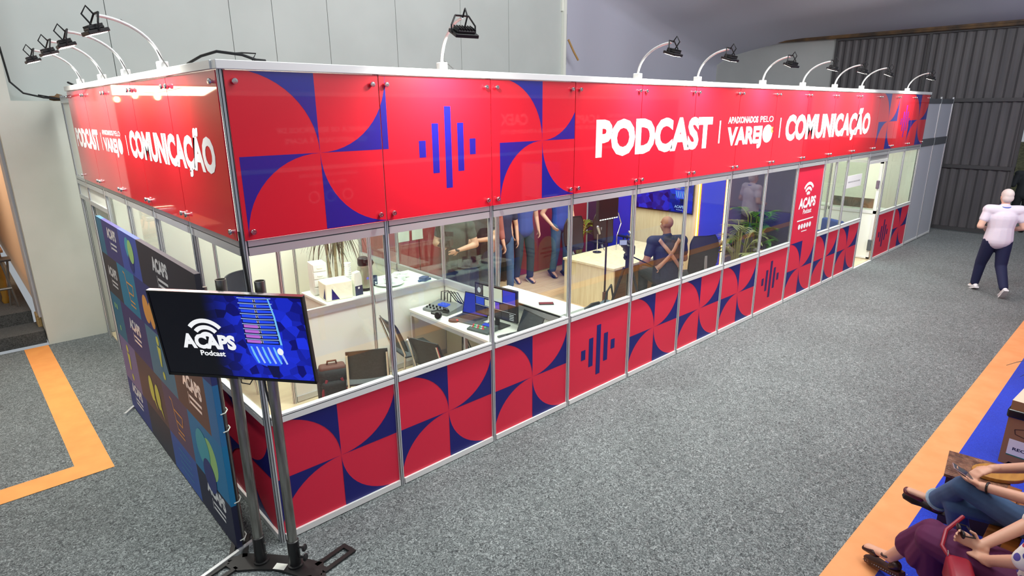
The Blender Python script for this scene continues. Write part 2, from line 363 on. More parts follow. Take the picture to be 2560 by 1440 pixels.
m = MB(); m.tube([(GX-.1, -2.6, 4.66), (GX-.1, 5.0, 4.72)], .05, 8); m.box((GX-.16, -3.5, 4.70), (GX, 5.0, 4.79)); gt.part('top_track', m, mat('rusty_track', (70, 60, 52), .7, var=(3, (120, 92, 60), 4)))
m = MB(); m.box((GX, 2.98, 0), (GX+.2, 6.6, 4.66)); m.box((GX, -12, 4.66), (GX+.3, 6.6, 9)); m.box((GX, -12, 0), (GX+.3, -3.6, 4.66)); struct('wall_right', m, mat('grey_end_wall', (176, 179, 178), .8, var=(1, (168, 171, 170), 4)), 'grey end wall beside the steel gate')
# tent lining
FAB = mat('tent_fabric', (186, 188, 204), .8, sheen=.2)
m = MB(); nu, nv = 60, 44; vs = []
for i in range(nu+1):
    u = i/nu; x = 9.5+(GX-.02-9.5)*u
    for j in range(nv+1):
        t = j/nv
        zt = 4.72+1.9*(1-u)**1.3
        if t < .3: y = 6.35-.55*u*0; z = 2.2+(zt-.5-2.2)*t/.3
        else:
            a = (t-.3)/.7; y = 6.35-a*13.5; z = zt-.5+.5*min(1, a*6)**.6+max(0, a-.1)*1.5*(1-u)
        fold = sin(6*u*3.1+a*9 if t >= .3 else 6*u*3.1)*.05+.035*sin(23*u+(5*a if t >= .3 else 0))
        w = 1 if t >= .3 else .5
        vs.append((x, y-(fold*w if t < .34 else 0), z+(fold*w*min(1, (1-u)*4) if t >= .34 else 0)))
m.add(vs, [(i*(nv+1)+j, (i+1)*(nv+1)+j, (i+1)*(nv+1)+j+1, i*(nv+1)+j+1) for i in range(nu) for j in range(nv)])
struct('ceiling', m, FAB, 'grey tent fabric lining hanging in folds above the gate', True)

# tapes and carpets on the floor
m = MB(); m.add([(-.92, 5.86, .003), (-.665, 5.86, .003), (-.665, 2.17, .003), (-.92, 2.17, .003)], [(0,1,2,3)]); m.add([(-.665, 1.93, .004), (-.665, 2.175, .004), (-3.2, 2.175, .004), (-3.2, 1.93, .004)], [(0,1,2,3)])
single('floor_tape', 'wide orange tape laid in a corner on the carpet left of the banner', 'tape', m, OR1)
m = MB(); m.box((-6, -3.0, 0), (16.5, -2.75, .006)); single('carpet_strip', 'pale orange carpet strip edging the blue carpet', 'carpet', m, OR2)
m = MB(); m.box((-6, -9, 0), (16.5, -3.0, .006)); single('blue_carpet', 'bright blue carpet under the bench and bin on the right', 'carpet', m, C_BLUE)
m = MB(); m.box((GX, -40, -.02), (60, 30, -.01)); struct('floor.004', m, mat('dark_yard', (52, 50, 46), .9), 'dark yard outside the gate')

# ------------------------------------------------------------------ the booth
FX, FZ = (1, 0, 0), (0, 0, 1); SX = (0, -1, 0)
ZS, ZH, ZT = .946, 2.182, 3.17
def post_mesh(h):
    m = MB(); pts = []
    for k in range(8):
        a = 2*pi*k/8
        for da, r in ((-.30, .0215), (-.10, .0225), (-.09, .013), (.09, .013), (.10, .0225), (.30, .0215)): pts.append((r*cos(a+da), r*sin(a+da), k))
    n = len(pts); vs = [(x, y, 0) for x, y, k in pts]+[(x, y, h) for x, y, k in pts]
    m.v = vs
    for i in range(n):
        m.f.append((i, (i+1) % n, n+(i+1) % n, n+i)); m.m.append(1 if i % 6 in (1, 2, 3) else 0)
    m.f.append(tuple(range(n, 2*n))); m.m.append(0)
    return m.mesh('post', [ALU, GROOVE])
def post(t, x, y, h, name='post'):
    k = ('post', h)
    if k not in TXT: TXT[k] = post_mesh(h)
    o = link(name, TXT[k], t.root); o.location = V((x, y, 0))-t.org; return o
def rail(t, a, b, z0, z1, d=.018, mats=None, name='rail', groove=None):
    """extrusion between two posts, a to b in plan, with an optional dark groove at height groove"""
    a, b = V(a+(0,)), V(b+(0,)); u = (b-a).normalized(); n = V((u.y, -u.x, 0)); a = a+u*.021; b = b-u*.021; m = MB()
    def bar(za, zb, dd, mi): 
        A, B = a+n*dd, b-n*dd; c = [a+n*dd, b+n*dd, b-n*dd, a-n*dd]
        m.add([p+V((0,0,za)) for p in c]+[p+V((0,0,zb)) for p in c], [(0,3,2,1),(4,5,6,7),(0,1,5,4),(1,2,6,5),(2,3,7,6),(3,0,4,7)], mi)
    if groove is None: bar(z0, z1, d, 0)
    else: bar(z0, groove-.004, d, 0); bar(groove-.004, groove+.004, d*.72, 1); bar(groove+.004, z1, d, 0)
    return t.part(name, m, mats or [ALU, GROOVE])
def pane(t, a, b, z0, z1, name='glass_pane', mt=None):
    a, b = V(a+(0,)), V(b+(0,)); u = (b-a).normalized(); n = V((u.y, -u.x, 0))*.003; a = a+u*.02; b = b-u*.02; m = MB(); c = [a+n, b+n, b-n, a-n]
    m.add([p+V((0,0,z0)) for p in c]+[p+V((0,0,z1)) for p in c], [(0,3,2,1),(4,5,6,7),(0,1,5,4),(1,2,6,5),(2,3,7,6),(3,0,4,7)])
    return t.part(name, m, mt or GLASS)
bo = T('exhibition_booth', 'red and blue podcast booth of aluminium posts, glass panes and printed panels', 'booth', (7, .1, 0), world=True)
for i in range(15): post(bo, i, 0, 3.18)
post(bo, 9.5, 0, 2.15); post(bo, 15, 0, 3.14); post(bo, 16, 0, 3.14)
for j in range(1, 6): post(bo, 0, j, 3.18)
post(bo, 0, 5.62, 3.14)
def lowpanel(x0, x1, kind, ux=FX, base=(0, 0, 0), z1=.915, cx=None, name='printed_panel'):
    """thin printed board between posts; front face toward the aisle"""
    m = MB(); z0 = .055; B = V(base); U = V(ux); N = U.cross(V((0,0,1)))   # outward
    a, b = x0+.022, x1-.022
    c = [B+U*a-N*.004, B+U*b-N*.004, B+U*b+N*.002, B+U*a+N*.002]
    m.add([p+V((0,0,z0)) for p in c]+[p+V((0,0,z1)) for p in c], [(0,3,2,1),(4,5,6,7),(0,1,5,4),(1,2,6,5),(2,3,7,6),(3,0,4,7)], 0)
    o = B+N*.0035
    cx = (x0+x1)/2 if cx is None else cx
    if 'pin' in kind:
        for p in pinwheel(cx, .485, .49, .44):
            q = clipz(clipx(p, a, b), z0, min(z1, .925))
            if len(q) > 2: m.flat(q, o, ux, FZ, 1)
    if 'wave' in kind:
        for k, hh in enumerate((.055, .16, .28, .16, .055)):
            xx = cx-.015+(k-2)*.122; m.flat(rect(xx-.034, .49-hh, xx+.034, .49+hh), o, ux, FZ, 1 if x0 < 7 else 2)
    if 'logo' in kind:
        acaps_logo(m, cx, 1.46, .62, o, ux, FZ, 3)
        m.flat(rect(cx-.3, 1.255, cx+.3, 1.275), o, ux, FZ, 3)
        for k in range(5): m.flat(disc(cx-.2+k*.1, 1.165, .042), o, ux, FZ, 3)
        m.flat(rect(cx-.1, 1.075, cx+.1, 1.09), o, ux, FZ, 3)
    return bo.part(name, m, [REDL, BLUL, PURL, WHT])
bays = {0:'pin', 1:'pin', 2:'pin', 3:'wave', 4:'pin', 5:'pin', 6:'pin', 7:'wave', 9:'half', 10:'pin', 12:'wave', 13:'pin'}
for i in range(14):
    A, B2 = (float(i), 0.0), (i+1.0, 0.0)
    rail(bo, A, B2, 2.085, ZH, .02, None, 'head_rail', 2.14)
    if i == 11:
        rail(bo, A, B2, .002, .014, .02, [ALUW, GROOVE], 'threshold')
        m = MB(); m.box((11.03, -.004, 2.0), (11.97, .004, 2.085)); bo.part('head_plate', m, mat('grey_plate', (150, 152, 150), .5)); rail(bo, A, B2, 1.95, 2.0, .02, [ALUW, GROOVE], 'door_head')
        continue
    rail(bo, A, B2, .008, .055, .02, [ALUW, GROOVE], 'base_rail')
    if i == 8: lowpanel(8, 9, 'pin logo', z1=2.083, name='tall_printed_panel'); continue
    if i == 9:
        lowpanel(9, 9.5, 'pin', cx=9.5); lowpanel(9.5, 10, 'pin', cx=9.5)
        for a, b in ((9., 9.5), (9.5, 10.)): rail(bo, (a, 0.), (b, 0.), .915, .978, .021, [ALUW, GROOVE], 'sill_rail', .96); pane(bo, (a, 0.), (b, 0.), .978, 2.085)
        continue
    lowpanel(i, i+1, bays[i])
    rail(bo, A, B2, .915, .978, .021, [ALUW, GROOVE], 'sill_rail', .96); pane(bo, A, B2, .978, 2.085)
GREYP = mat('grey_panel', (176, 180, 188), .5); DRAIL = mat('dark_rail', (92, 96, 100), .5, .3)
for i in (14, 15):
    A, B2 = (float(i), 0.), (i+1., 0.)
    for (a, b) in ((.06, 2.12), (2.28, 3.0)):
        m = MB(); m.box((i+.022, -.004, a), (i+.978, .004, b)); bo.part('grey_panel', m, GREYP)
    rail(bo, A, B2, .02, .06, .018, [ALUW, GROOVE], 'base_rail'); rail(bo, A, B2, 2.12, 2.28, .016, [DRAIL, GROOVE], 'dark_rail'); rail(bo, A, B2, 3.0, 3.1, .016, [DRAIL, GROOVE], 'dark_rail')
# side wall toward the banner
for j in range(5):
    A, B2 = (0., j+1.), (0., float(j))
    if j < 4:
        rail(bo, A, B2, .008, .055, .02, [ALUW, GROOVE], 'base_rail'); lowpanel(-(j+1), -j, 'pin', SX)
        rail(bo, A, B2, .915, .978, .021, [ALUW, GROOVE], 'sill_rail', .96); pane(bo, A, B2, .978, 2.085)
    rail(bo, A, B2, 2.085, ZH, .02, None, 'head_rail', 2.14)
    if j == 4:
        m = MB(); m.box((-.004, 4.03, 1.93), (.004, 4.97, 2.085)); bo.part('head_plate', m, WHP); rail(bo, A, B2, 1.88, 1.93, .02, None, 'door_head')
rail(bo, (0., 5.62), (0., 5.), 2.085, ZH, .02, None, 'head_rail', 2.14); rail(bo, (0., 5.62), (0., 5.), 1.90, 1.95, .02, None, 'door_head')
m = MB(); m.box((-.004, 5.03, 1.95), (.004, 5.6, 2.085)); m.box((-.004, 5.03, 2.19), (.004, 5.6, 3.05)); bo.part('white_panel', m, WHP)
rail(bo, (0., 5.62), (0., 5.), 3.05, 3.12, .02, None, 'top_rail')
# long white top rails
m = MB(); m.box((-.04, -.05, ZT+.004), (14.03, .02, ZT+.055)); m.box((-.05, .02, ZT+.004), (.02, 5.0, ZT+.055)); bo.part('top_rail', m, ALUW, bevel=.004)
# white door leaves
d = T('door_1', 'white inner door standing open in the side wall of the booth', None, (.02, 4.98, 0), 0); d.root['kind'] = 'structure'
m = MB(); m.rbox((0, -.04, .03), (.9, 0, 1.88), .004); d.part('door_leaf', m, WHP)
m = MB(); m.rbox((.02, -.10, 1.0), (.05, -.04, 1.03), .004); m.rbox((.02, -.115, .92), (.045, -.10, 1.12), .004); d.part('door_handle', m, ALUW)
# door of the right room: glazed leaf standing open inward
d = T('door_2', 'open glazed door of the booth with a white lower panel', None, (12, 0, 0), 0); d.root['kind'] = 'structure'
m = MB(); m.box((-.02, .04, .03), (.02, .92, .06)); m.box((-.02, .04, .93), (.02, .92, .99)); m.box((-.02, .04, 1.9), (.02, .92, 1.95)); m.box((-.02, .04, .03), (.02, .09, 1.95)); m.box((-.02, .87, .03), (.02, .92, 1.95)); d.part('door_frame', m, ALUW)
m = MB(); m.box((-.006, .09, .06), (.006, .87, .93)); d.part('lower_panel', m, WHP)
m = MB(); m.box((-.003, .09, .99), (.003, .87, 1.9)); d.part('glass_pane', m, GLASS)
m = MB(); m.rbox((-.07, .05, 1.42), (-.02, .10, 1.58), .01); d.part('lock', m, mat('lock_purple_grey', (110, 96, 110), .4)); m = MB(); m.rbox((-.06, .02, .2), (-.02, .09, .42), .01); d.part('lower_latch', m, DRAIL)

# interior partitions
pa = T('partition_wall', 'white waist-high partition with a grey rail and glass above behind the production desk', 'partition', (1.98, 1.98, 0), world=True)
for x in (.98, 1.97, 2.96): post(pa, x, 1.98, 3.0)
for a, b in ((.98, 1.97), (1.97, 2.96)):
    m = MB(); m.box((a+.022, 1.975, .08), (b-.022, 1.985, .90)); pa.part('white_panel', m, WHP)
    rail(pa, (a, 1.98), (b, 1.98), .90, .98, .02, None, 'rail'); rail(pa, (a, 1.98), (b, 1.98), .02, .08, .018, None, 'base_rail')
    if a > 1.5: pane(pa, (a, 1.98), (b, 1.98), .98, 2.9)
pb = T('partition_wall', 'low white partition running from the front window to the glass corner by the monitor', 'partition', (2.96, 1, 0), world=True)
post(pb, 2.96, 1.0, 3.0)
for a, b in ((0., 1.), (1., 1.98)):
    m = MB(); m.box((2.955, a+.022, .08), (2.965, b-.022, .90)); pb.part('white_panel', m, WHP)
    rail(pb, (2.96, b), (2.96, a), .90, .98, .02, None, 'rail'); rail(pb, (2.96, b), (2.96, a), .02, .08, .018, None, 'base_rail')
pane(pb, (2.96, 1.98), (2.96, 1.), .98, 2.9)
m = MB(); m.rbox((2.94, .05, .955), (3.30, 1.2, .99), .005); pb.part('ledge_top', m, WHP)
m = MB(); m.box((3.26, .05, .0), (3.28, 1.2, .955)); pb.part('ledge_side', m, WHP)
pc = T('partition_wall', 'glass partition between the coffee room and the studio', 'partition', (2.96, 3, 0), world=True)
post(pc, 2.96, 3.0, 3.0); post(pc, 2.96, 3.98, 3.0)
for a, b in ((1.98, 3.), (3., 3.98)):
    m = MB(); m.box((2.955, a+.022, .08), (2.965, b-.022, .90)); pc.part('white_panel', m, WHP)
    rail(pc, (2.96, b), (2.96, a), .90, .98, .02, None, 'rail'); pane(pc, (2.96, b), (2.96, a), .98, 2.9)
CREAM = mat('cream_panel', (236, 238, 222), .55)
pd = T('partition_wall', 'cream back wall of the coffee room behind the spiky plant', 'partition', (1.5, 4, 0), world=True)
for x in (.02, 1., 1.98): 
    m = MB(); m.box((x+.022, 3.99, .03), (x+.96, 4.01, 3.0)); pd.part('cream_panel', m, CREAM)
for x in (1., 1.98): post(pd, x, 4.0, 3.0)
sw = T('studio_wall', 'red back wall of the studio with two paper notices', 'wall', (5.5, 4.0, 0), world=True)
REDW = mat('studio_red_wall', (150, 40, 52), .55); CURT = mat('black_curtain', (34, 36, 38), .9)
for k in range(5):
    m = MB(); m.box((2.99+k, 3.99, .03), (3.97+k, 4.02, 3.0)); sw.part('wall_board', m, REDW)
for x in (3.6, 3.85): 
    m = MB(); m.box((x, 3.984, 1.02), (x+.2, 3.988, 1.33)); sw.part('paper_notice', m, WHP)
m = MB(); vs = []
for i in range(61): x = 4.35+1.45*i/60; vs += [(x, 3.9+.03*sin(i*1.1), .05), (x, 3.9+.03*sin(i*1.1), 3.0)]
m.add(vs, [(2*i, 2*i+2, 2*i+3, 2*i+1) for i in range(60)]); single('black_curtain', 'black curtain hanging in front of the red studio wall', 'curtain', m, CURT, True)
tw = T('studio_wall', 'pale wood wall with blue side panels and orange light strips behind the studio screen', 'wall', (8.0, 2, 0), world=True)
BLUW = mat('studio_blue_wall', (36, 50, 210), .45); DKW = mat('studio_shade_purple', (58, 46, 84), .6)
m = MB(); m.box((8.0, 1.58, .02), (8.03, 2.95, 3.0)); tw.part('wood_panel', m, WOODL)
m = MB(); m.box((8.0, 1.09, .02), (8.03, 1.54, 3.0)); tw.part('blue_panel', m, BLUW)
m = MB(); m.box((8.0, 2.96, .02), (8.03, 3.45, 3.0)); tw.part('blue_panel', m, BLUW)
m = MB(); m.box((8.0, .02, .02), (8.03, 1.05, 3.0)); m.box((8.0, 3.46, .02), (8.03, 3.98, 3.0)); tw.part('shaded_panel', m, DKW)  # dark purple puts the shade on this wall into its colour
NEON = mat('orange_light_strip', (255, 150, 30), .5, emit=(255, 120, 20), es=5.0); NEOC = mat('light_strip_core', (255, 230, 140), .5, emit=(255, 214, 120), es=9)
for y in (1.56, 1.07):
    m = MB(); m.box((7.975, y-.022, .1), (8.0, y+.022, 2.7)); o = tw.part('light_strip', m, NEON)
    m = MB(); m.box((7.968, y-.007, .1), (7.976, y+.007, 2.7)); tw.part('strip_core', m, NEOC, o)
m = MB(); m.box((8.5, .03, .02), (8.53, 4, 3.0)); m.box((8.96, .03, .02), (8.99, 2.6, 3.0)); struct('wall_inner', m, CREAM)
pe = T('partition_wall', 'cream walls of the small room at the right end of the booth', 'partition', (11.5, 2.6, 0), world=True)
for k in range(5): 
    m = MB(); m.box((9.0+k+.01, 2.59, .02), (9.99+k, 2.61, 3.0)); pe.part('cream_panel', m, CREAM)
m = MB(); m.box((13.98, .03, .02), (14.0, 2.6, 3.0)); pe.part('end_panel', m, CREAM)
pf = T('partition_wall', 'waist-high white partition with glass beside the open glazed door', 'partition', (12, 1.8, 0), world=True)
post(pf, 12, .98, 3.0); post(pf, 12, 1.96, 3.0)
m = MB(); m.box((11.995, 1.0, .08), (12.005, 1.94, .92)); pf.part('white_panel', m, WHP); rail(pf, (12., 1.96), (12., .98), .92, .98, .02, [ALUW, GROOVE], 'rail'); pane(pf, (12., 1.96), (12., .98), .98, 2.9)

# ------------------------------------------------------------------ the two signs above the glass
BOLT = None
def bolt_mesh():
    m = MB(); m.lathe([(.011, -.004), (.011, .014), (.0175, .014), (.0175, .024), (.0155, .0265), (.006, .027), (.006, .0245), (0, .0245)], n=14); me = m.mesh('standoff_bolt', CHROME, True); autosmooth(me); return me
BOLT = bolt_mesh()
def header_panel(t, i, ux, base, kind, n):
    """acrylic sheet i..i+1 along ux on standoff bolts"""
    m = MB(); U = V(ux); N = V(n); B = V(base); a, b = i+.004, i+.996
    c = [B+U*a, B+U*b, B+U*b+N*.008, B+U*a+N*.008]
    m.add([p+V((0,0,ZH+.003)) for p in c]+[p+V((0,0,ZT)) for p in c], [(0,3,2,1),(4,5,6,7),(0,1,5,4),(1,2,6,5),(2,3,7,6),(3,0,4,7)], 0)
    o = B+N*.0086
    for cx, q in kind.get('pin', ()):
        for p in pinwheel(cx, 2.685, q, .495):
            r = clipz(clipx(p, a, b), ZH+.004, ZT-.001)
            if len(r) > 2: m.flat(r, o, ux, FZ, 1)
    if 'wave' in kind:
        for k, hh in enumerate((.06, .18, .30, .18, .06)):
            xx = kind['wave']+(k-2)*.118; m.flat(rect(xx-.03, 2.67-hh, xx+.03, 2.67+hh), o, ux, FZ, 2)
    p = t.part('header_panel', m, [REDH, BLUH, mat('wave_print_far', (120, 20, 150), .35, coat=1) if i > 10 else BLUH])
    rot = N.to_track_quat('Z', 'Y')
    for xx in (a+.05, b-.05):
        for zz in (ZH+.055, ZT-.06):
            k = link('standoff_bolt', BOLT, p); k.location = B+U*xx+N*.008+V((0,0,zz))-t.org; k.rotation_mode = 'QUATERNION'; k.rotation_quaternion = rot
s1 = T('booth_sign', 'long red sign over the front windows reading PODCAST, APAIXONADOS PELO VAREJO, COMUNICAÇÃO', 'sign', (7, -.03, ZH), world=True)
KN = {0: dict(pin=[(.54, .51)]), 1: dict(pin=[(.54, .51)], wave=1.57), 2: dict(pin=[(2.58, .49)]), 10: dict(pin=[(11.60, .5)]), 11: dict(pin=[(11.60, .5)]), 12: dict(pin=[(11.60, .5), (13.45, .6)], wave=12.6), 13: dict(pin=[(13.45, .6)])}
for i in range(14): header_panel(s1, i, FX, (0, -.024, 0), KN.get(i, {}), (0, -1, 0))
def lettering(t, o, ux, segs):
    for body, x0, x1, z, h, bold in segs:
        m = MB()
        if body == '|': m.flat(rect(x0, z, x1, z+h), o, ux, FZ)
        else: text(m, body, o, ux, FZ, x0, x1, z, h, bold)
        t.part('divider_bar' if body == '|' else 'lettering', m, WHT, label='white letters '+body if body != '|' else None)
lettering(s1, (0, -.0335, 0), FX, [('PODCAST', 3.30, 5.40, 2.52, .32, .05), ('|', 5.56, 5.59, 2.54, .26, 0), ('APAIXONADOS', 5.76, 6.52, 2.765, .075, .03), ('PELO', 6.58, 6.95, 2.765, .075, .005), ('VAREJ', 5.76, 6.66, 2.515, .2, .05), ('|', 7.16, 7.19, 2.55, .26, 0), ('COMUNICAÇÃO', 7.35, 10.66, 2.52, .32, .05)])
m = MB(); m.flat(disc(6.82, 2.615, .14, .115), (0, -.0335, 0), FX, FZ); m.flat(arc(6.95, 2.66, 0, .04, 60, 330), (0, -.034, 0), FX, FZ, 1); s1.part('lettering', m, [WHT, OR1], label='white dot with an orange bite ending the word')
s2 = T('booth_sign', 'shorter red sign over the side wall with the same white words squeezed together', 'sign', (-.03, 2.5, ZH), world=True)
for j in range(5): header_panel(s2, -(j+1), SX, (-.024, 0, 0), {}, (-1, 0, 0))
lettering(s2, (-.0335, 0, 0), SX, [('PODCAST', -4.92, -3.66, 2.58, .19, .05), ('|', -3.53, -3.51, 2.58, .17, 0), ('APAIXONADOS', -3.43, -2.95, 2.735, .045, .02), ('PELO', -2.92, -2.66, 2.735, .045, .005), ('VAREJ', -3.43, -2.84, 2.585, .12, .05), ('|', -2.47, -2.45, 2.58, .17, 0), ('COMUNICAÇÃO', -2.34, -.19, 2.585, .205, .05)])
m = MB(); m.flat(disc(-2.73, 2.645, .085, .07), (-.0335, 0, 0), SX, FZ); s2.part('lettering', m, WHT)

# ------------------------------------------------------------------ arm lamps over the signs
FLOOD = mat('floodlight_black', (22, 22, 24), .45); LED = mat('led_face', (255, 250, 235), .5, emit=(255, 250, 235), es=14)
def arm_lamp(x, y, d, label, tilt, lit_power=26, reach=.37, rise=.28, yaw=0):
    t = T('arm_floodlight', label, 'lamp', (x, y, ZT+.055), 0, 'floodlights on curved arms along the booth signs'); D = V((d[0], d[1], 0)); Sd = V((-d[1], d[0], 0))
    t.root.rotation_euler.z = yaw
    m = MB(); m.rbox(D*-.02-Sd*.03+V((0,0,-.06)) if False else (-.03, -.035, -.004), (.03, .035, .05), .006); t.part('clamp', m, ALUW)
    pts = [D*(reach*(1-cos(a)))+V((0,0,.03+rise*sin(a))) for a in [rad(86)*k/12 for k in range(13)]]
    m = MB(); m.tube(pts, .011, 10); t.part('arm', m, ALUW, smooth=True)
    tip = pts[-1]; hc = tip+V((0,0,-.10))+D*.02
    nrm = (V((0,0,-1))-D*tilt).normalized(); ax = Sd; ay = nrm.cross(ax)
    R = Matrix((ax, ay, -nrm)).transposed()
    m = MB(); m.rbox((-.085, -.062, -.012), (.085, .062, .012), .004, R=R, c=(0,0,0)); m.rbox((-.065, -.045, .012), (.065, .045, .03), .006, R=R, c=(0,0,0))
    for k in range(7): m.box((-.06+k*.02-.003, -.042, .03), (-.06+k*.02+.003, .042, .042), R=R, c=(0,0,0))
    m.v = [tuple(V(p)+hc) for p in m.v]; h = t.part('lamp_head', m, FLOOD)
    m = MB(); m.box((-.07, -.048, -.0145), (.07, .048, -.0122), R=R, c=(0,0,0)); m.v = [tuple(V(p)+hc) for p in m.v]; t.part('led_face', m, LED, h)
    m = MB()
    for s in (-1, 1): m.tube([hc+ax*.088*s, hc+ax*.088*s+V((0,0,.05)), tip+ax*.05*s+V((0,0,.012))], .006, 6)
    m.tube([tip+ax*-.05+V((0,0,.012)), tip+ax*.05+V((0,0,.012))], .007, 6); t.part('bracket', m, FLOOD)
    m = MB(); m.tube([tip+D*.01, tip+D*.05+V((0,0,.05)), tip+D*.08+V((0,0,.0)), hc+R@V((0,0,.03))], .006, 6)
    m.tube([pts[9]+V((0,0,.012)), pts[4]+V((.0,0,.014)), pts[1]+Sd*.014, Sd*.09+V((0,0,.01))], .004, 6); t.part('cable', m, BLKM, smooth=True)
    l = bpy.data.lights.new('flood', 'AREA'); l.size = .13; l.energy = lit_power; l.color = (1, .97, .88); l.spread = rad(140); lo = bpy.data.objects.new('flood_light', l); COL.objects.link(lo); lo.parent = t.root
    lo.location = hc+nrm*.02; lo.rotation_euler = nrm.to_track_quat('-Z', 'Y').to_euler()
    return t
ords = ['nearest', 'second', 'third', 'fourth', 'fifth', 'sixth', 'seventh', 'farthest']
for k, x in enumerate((1.55, 3.93, 5.03, 6.57, 7.77, 8.92, 10.05, 12.47)):
    arm_lamp(x, -.015, (0, -1), 'black floodlight on a white curved arm, %s along the front sign from the booth corner' % ords[k], .32+.1*(k % 3 == 0), yaw=rad((-12, 6, 0, -8, 5, 0, 4, -5)[k]))
for k, y in enumerate((1.07, 2.14, 3.06, 4.13)):
    arm_lamp(-.015, y, (-1, 0), 'black floodlight on a white curved arm over the side sign, %s from the booth corner' % ('first', 'second', 'third', 'fourth')[k], .28, yaw=rad((4, -3, 2, 0)[k]))
m = MB(); m.tube([(-.02, .5, ZT+.06), (-.03, .2, ZT+.085), (0, .02, ZT+.10), (.12, -.03, ZT+.085), (.20, -.02, ZT+.062), (.26, -.01, ZT+.06)], .008, 8); m.tube([(.05, 0, ZT+.09), (.14, .02, ZT+.10), (.22, .02, ZT+.10), (.18, -.02, ZT+.06)], .004, 6)
single('corner_cable', 'black cable looped over the top corner of the booth', 'cable', m, BLKM, True)
m = MB()
pts = [(-.03, -.04, 2.25), (-.028, -.042, 2.12), (-.01, -.045, 1.7), (.0, -.06, 1.2), (.04, -.07, .9), (.02, -.09, .5), (.03, -.06, .1), (.06, -.1, .01)]
m.tube(pts, .008, 6); single('hanging_cable', 'black cable hanging down the front corner post', 'cable', m, BLKM, True)
for (z) in (2.98, 2.28):
    pass
# ------------------------------------------------------------------ banner on its stand, left of the booth
bn = T('backdrop_banner', 'long blue and brown printed banner with white ACAPS words standing beside the side wall', 'banner', (-.26, 1.6, 0), world=True)
BC = {}
def bcol(c): 
    return mat('banner_%d_%d_%d' % c, c, .6)
m = MB(); m.box((-.272, .11, .015), (-.238, 3.10, 2.0)); bn.part('banner_board', m, bcol((34, 40, 78)))
BO, BX = (-.2735, 0, 0), (0, -1, 0)
def cells(rows):
    for z0, z1, cs in rows:
        for y0, y1, c in cs:
            m = MB(); m.flat(rect(-y0, z0, -y1, z1), BO, BX, FZ)
            if y1 <= .12: m.add([(-.2735, .1085, z0), (-.238, .1085, z0), (-.238, .1085, z1), (-.2735, .1085, z1)], [(0,1,2,3)])
            if z1 >= 1.99: m.add([(-.2735, y0, 2.001), (-.2735, y1, 2.001), (-.238, y1, 2.001), (-.238, y0, 2.001)], [(0,1,2,3)])
            bn.part('print_square', m, bcol(c))
cells([(1.655, 2.0, [(3.1, 2.86, (44, 108, 136)), (2.86, 2.19, (58, 58, 118)), (2.19, 1.56, (62, 84, 168)), (1.56, .11, (44, 44, 56))]),
       (1.26, 1.655, [(3.1, 2.5, (60, 60, 66)), (2.5, 1.88, (36, 126, 160)), (1.88, .11, (48, 56, 118))]),
       (.82, 1.26, [(3.1, 2.68, (46, 112, 140)), (2.68, 1.78, (66, 58, 112)), (1.78, 1.06, (84, 124, 146)), (1.06, .3, (112, 78, 66)), (.3, .11, (46, 116, 170))]),
       (.36, .82, [(3.1, 2.45, (122, 110, 154)), (2.45, 1.56, (96, 74, 72)), (1.56, .86, (98, 76, 102)), (.86, .11, (26, 122, 172))]),
       (.015, .36, [(3.1, 2.32, (46, 62, 132)), (2.32, 1.56, (52, 54, 66)), (1.56, .86, (54, 92, 170)), (.86, .11, (26, 30, 60))])])
BP = (-.2742, 0, 0)
YEL = mat('banner_yellow', (214, 208, 90), .6); GRN = mat('banner_green', (160, 204, 126), .6); ORA = mat('banner_orange', (232, 160, 76), .6); CYA = mat('banner_cyan', (70, 164, 176), .6); NAV = mat('banner_navy', (36, 52, 120), .6)
def blogo(y, z, w):
    m = MB(); text(m, 'ACAPS', BP, BX, FZ, -y-w/2, -y+w/2, z, w*.25, .05)
    m.flat(rect(-y-w*.28, z-w*.30, -y-w*.26, z-w*.08), BP, BX, FZ); m.flat(rect(-y-w*.22, z-w*.16, -y+w*.42, z-w*.11), BP, BX, FZ); m.flat(rect(-y-w*.22, z-w*.27, -y+w*.38, z-w*.22), BP, BX, FZ)
    bn.part('lettering', m, WHT)
for y, z, w in ((2.50, 1.86, .36), (2.78, 1.46, .36), (.95, 1.84, .40), (2.22, 1.06, .40), (.62, 1.04, .44), (2.72, .25, .40), (.44, .24, .40)): blogo(y, z, w)
ICN = [0]
def bicon(polys, mt, name='printed_icon'):
    m = MB(); ICN[0] = (ICN[0]+1) % 6
    for k, p in enumerate(polys): m.flat(p, (BP[0]-.0004*ICN[0]-.00005*k, 0, 0), BX, FZ)
    bn.part(name, m, mt)
def stroke(pts, w):
    out = []
    for (a, b), (c, d) in zip(pts, pts[1:]):
        L = math.hypot(c-a, d-b) or 1; nx, ny = -(d-b)/L*w/2, (c-a)/L*w/2; out.append([(a+nx, b+ny), (c+nx, d+ny), (c-nx, d-ny), (a-nx, b-ny)])
    return out
for y, z, s_ in ((1.86, 1.86, .09), (.52, .58, .15)):
    bicon([disc(-y-.4*s_, z+.2*s_, s_, s_)], CYA); bicon([disc(-y+.1*s_, z-1.1*s_, .9*s_, .9*s_)], NAV); bicon([disc(-y+.6*s_, z, s_, s_*1.1)], GRN)
for y, z in ((2.13, 1.47), (1.20, .60)):
    bicon(stroke([(-y-.16, z+.14), (-y-.10, z+.13), (-y-.03, z-.10), (-y+.13, z-.10)], .014)+stroke([(-y-.07, z+.06), (-y+.15, z+.06), (-y+.12, z-.03), (-y-.05, z-.03)], .014)+stroke([(-y-.05, z-.14), (-y+.13, z-.14)], .014), ORA)
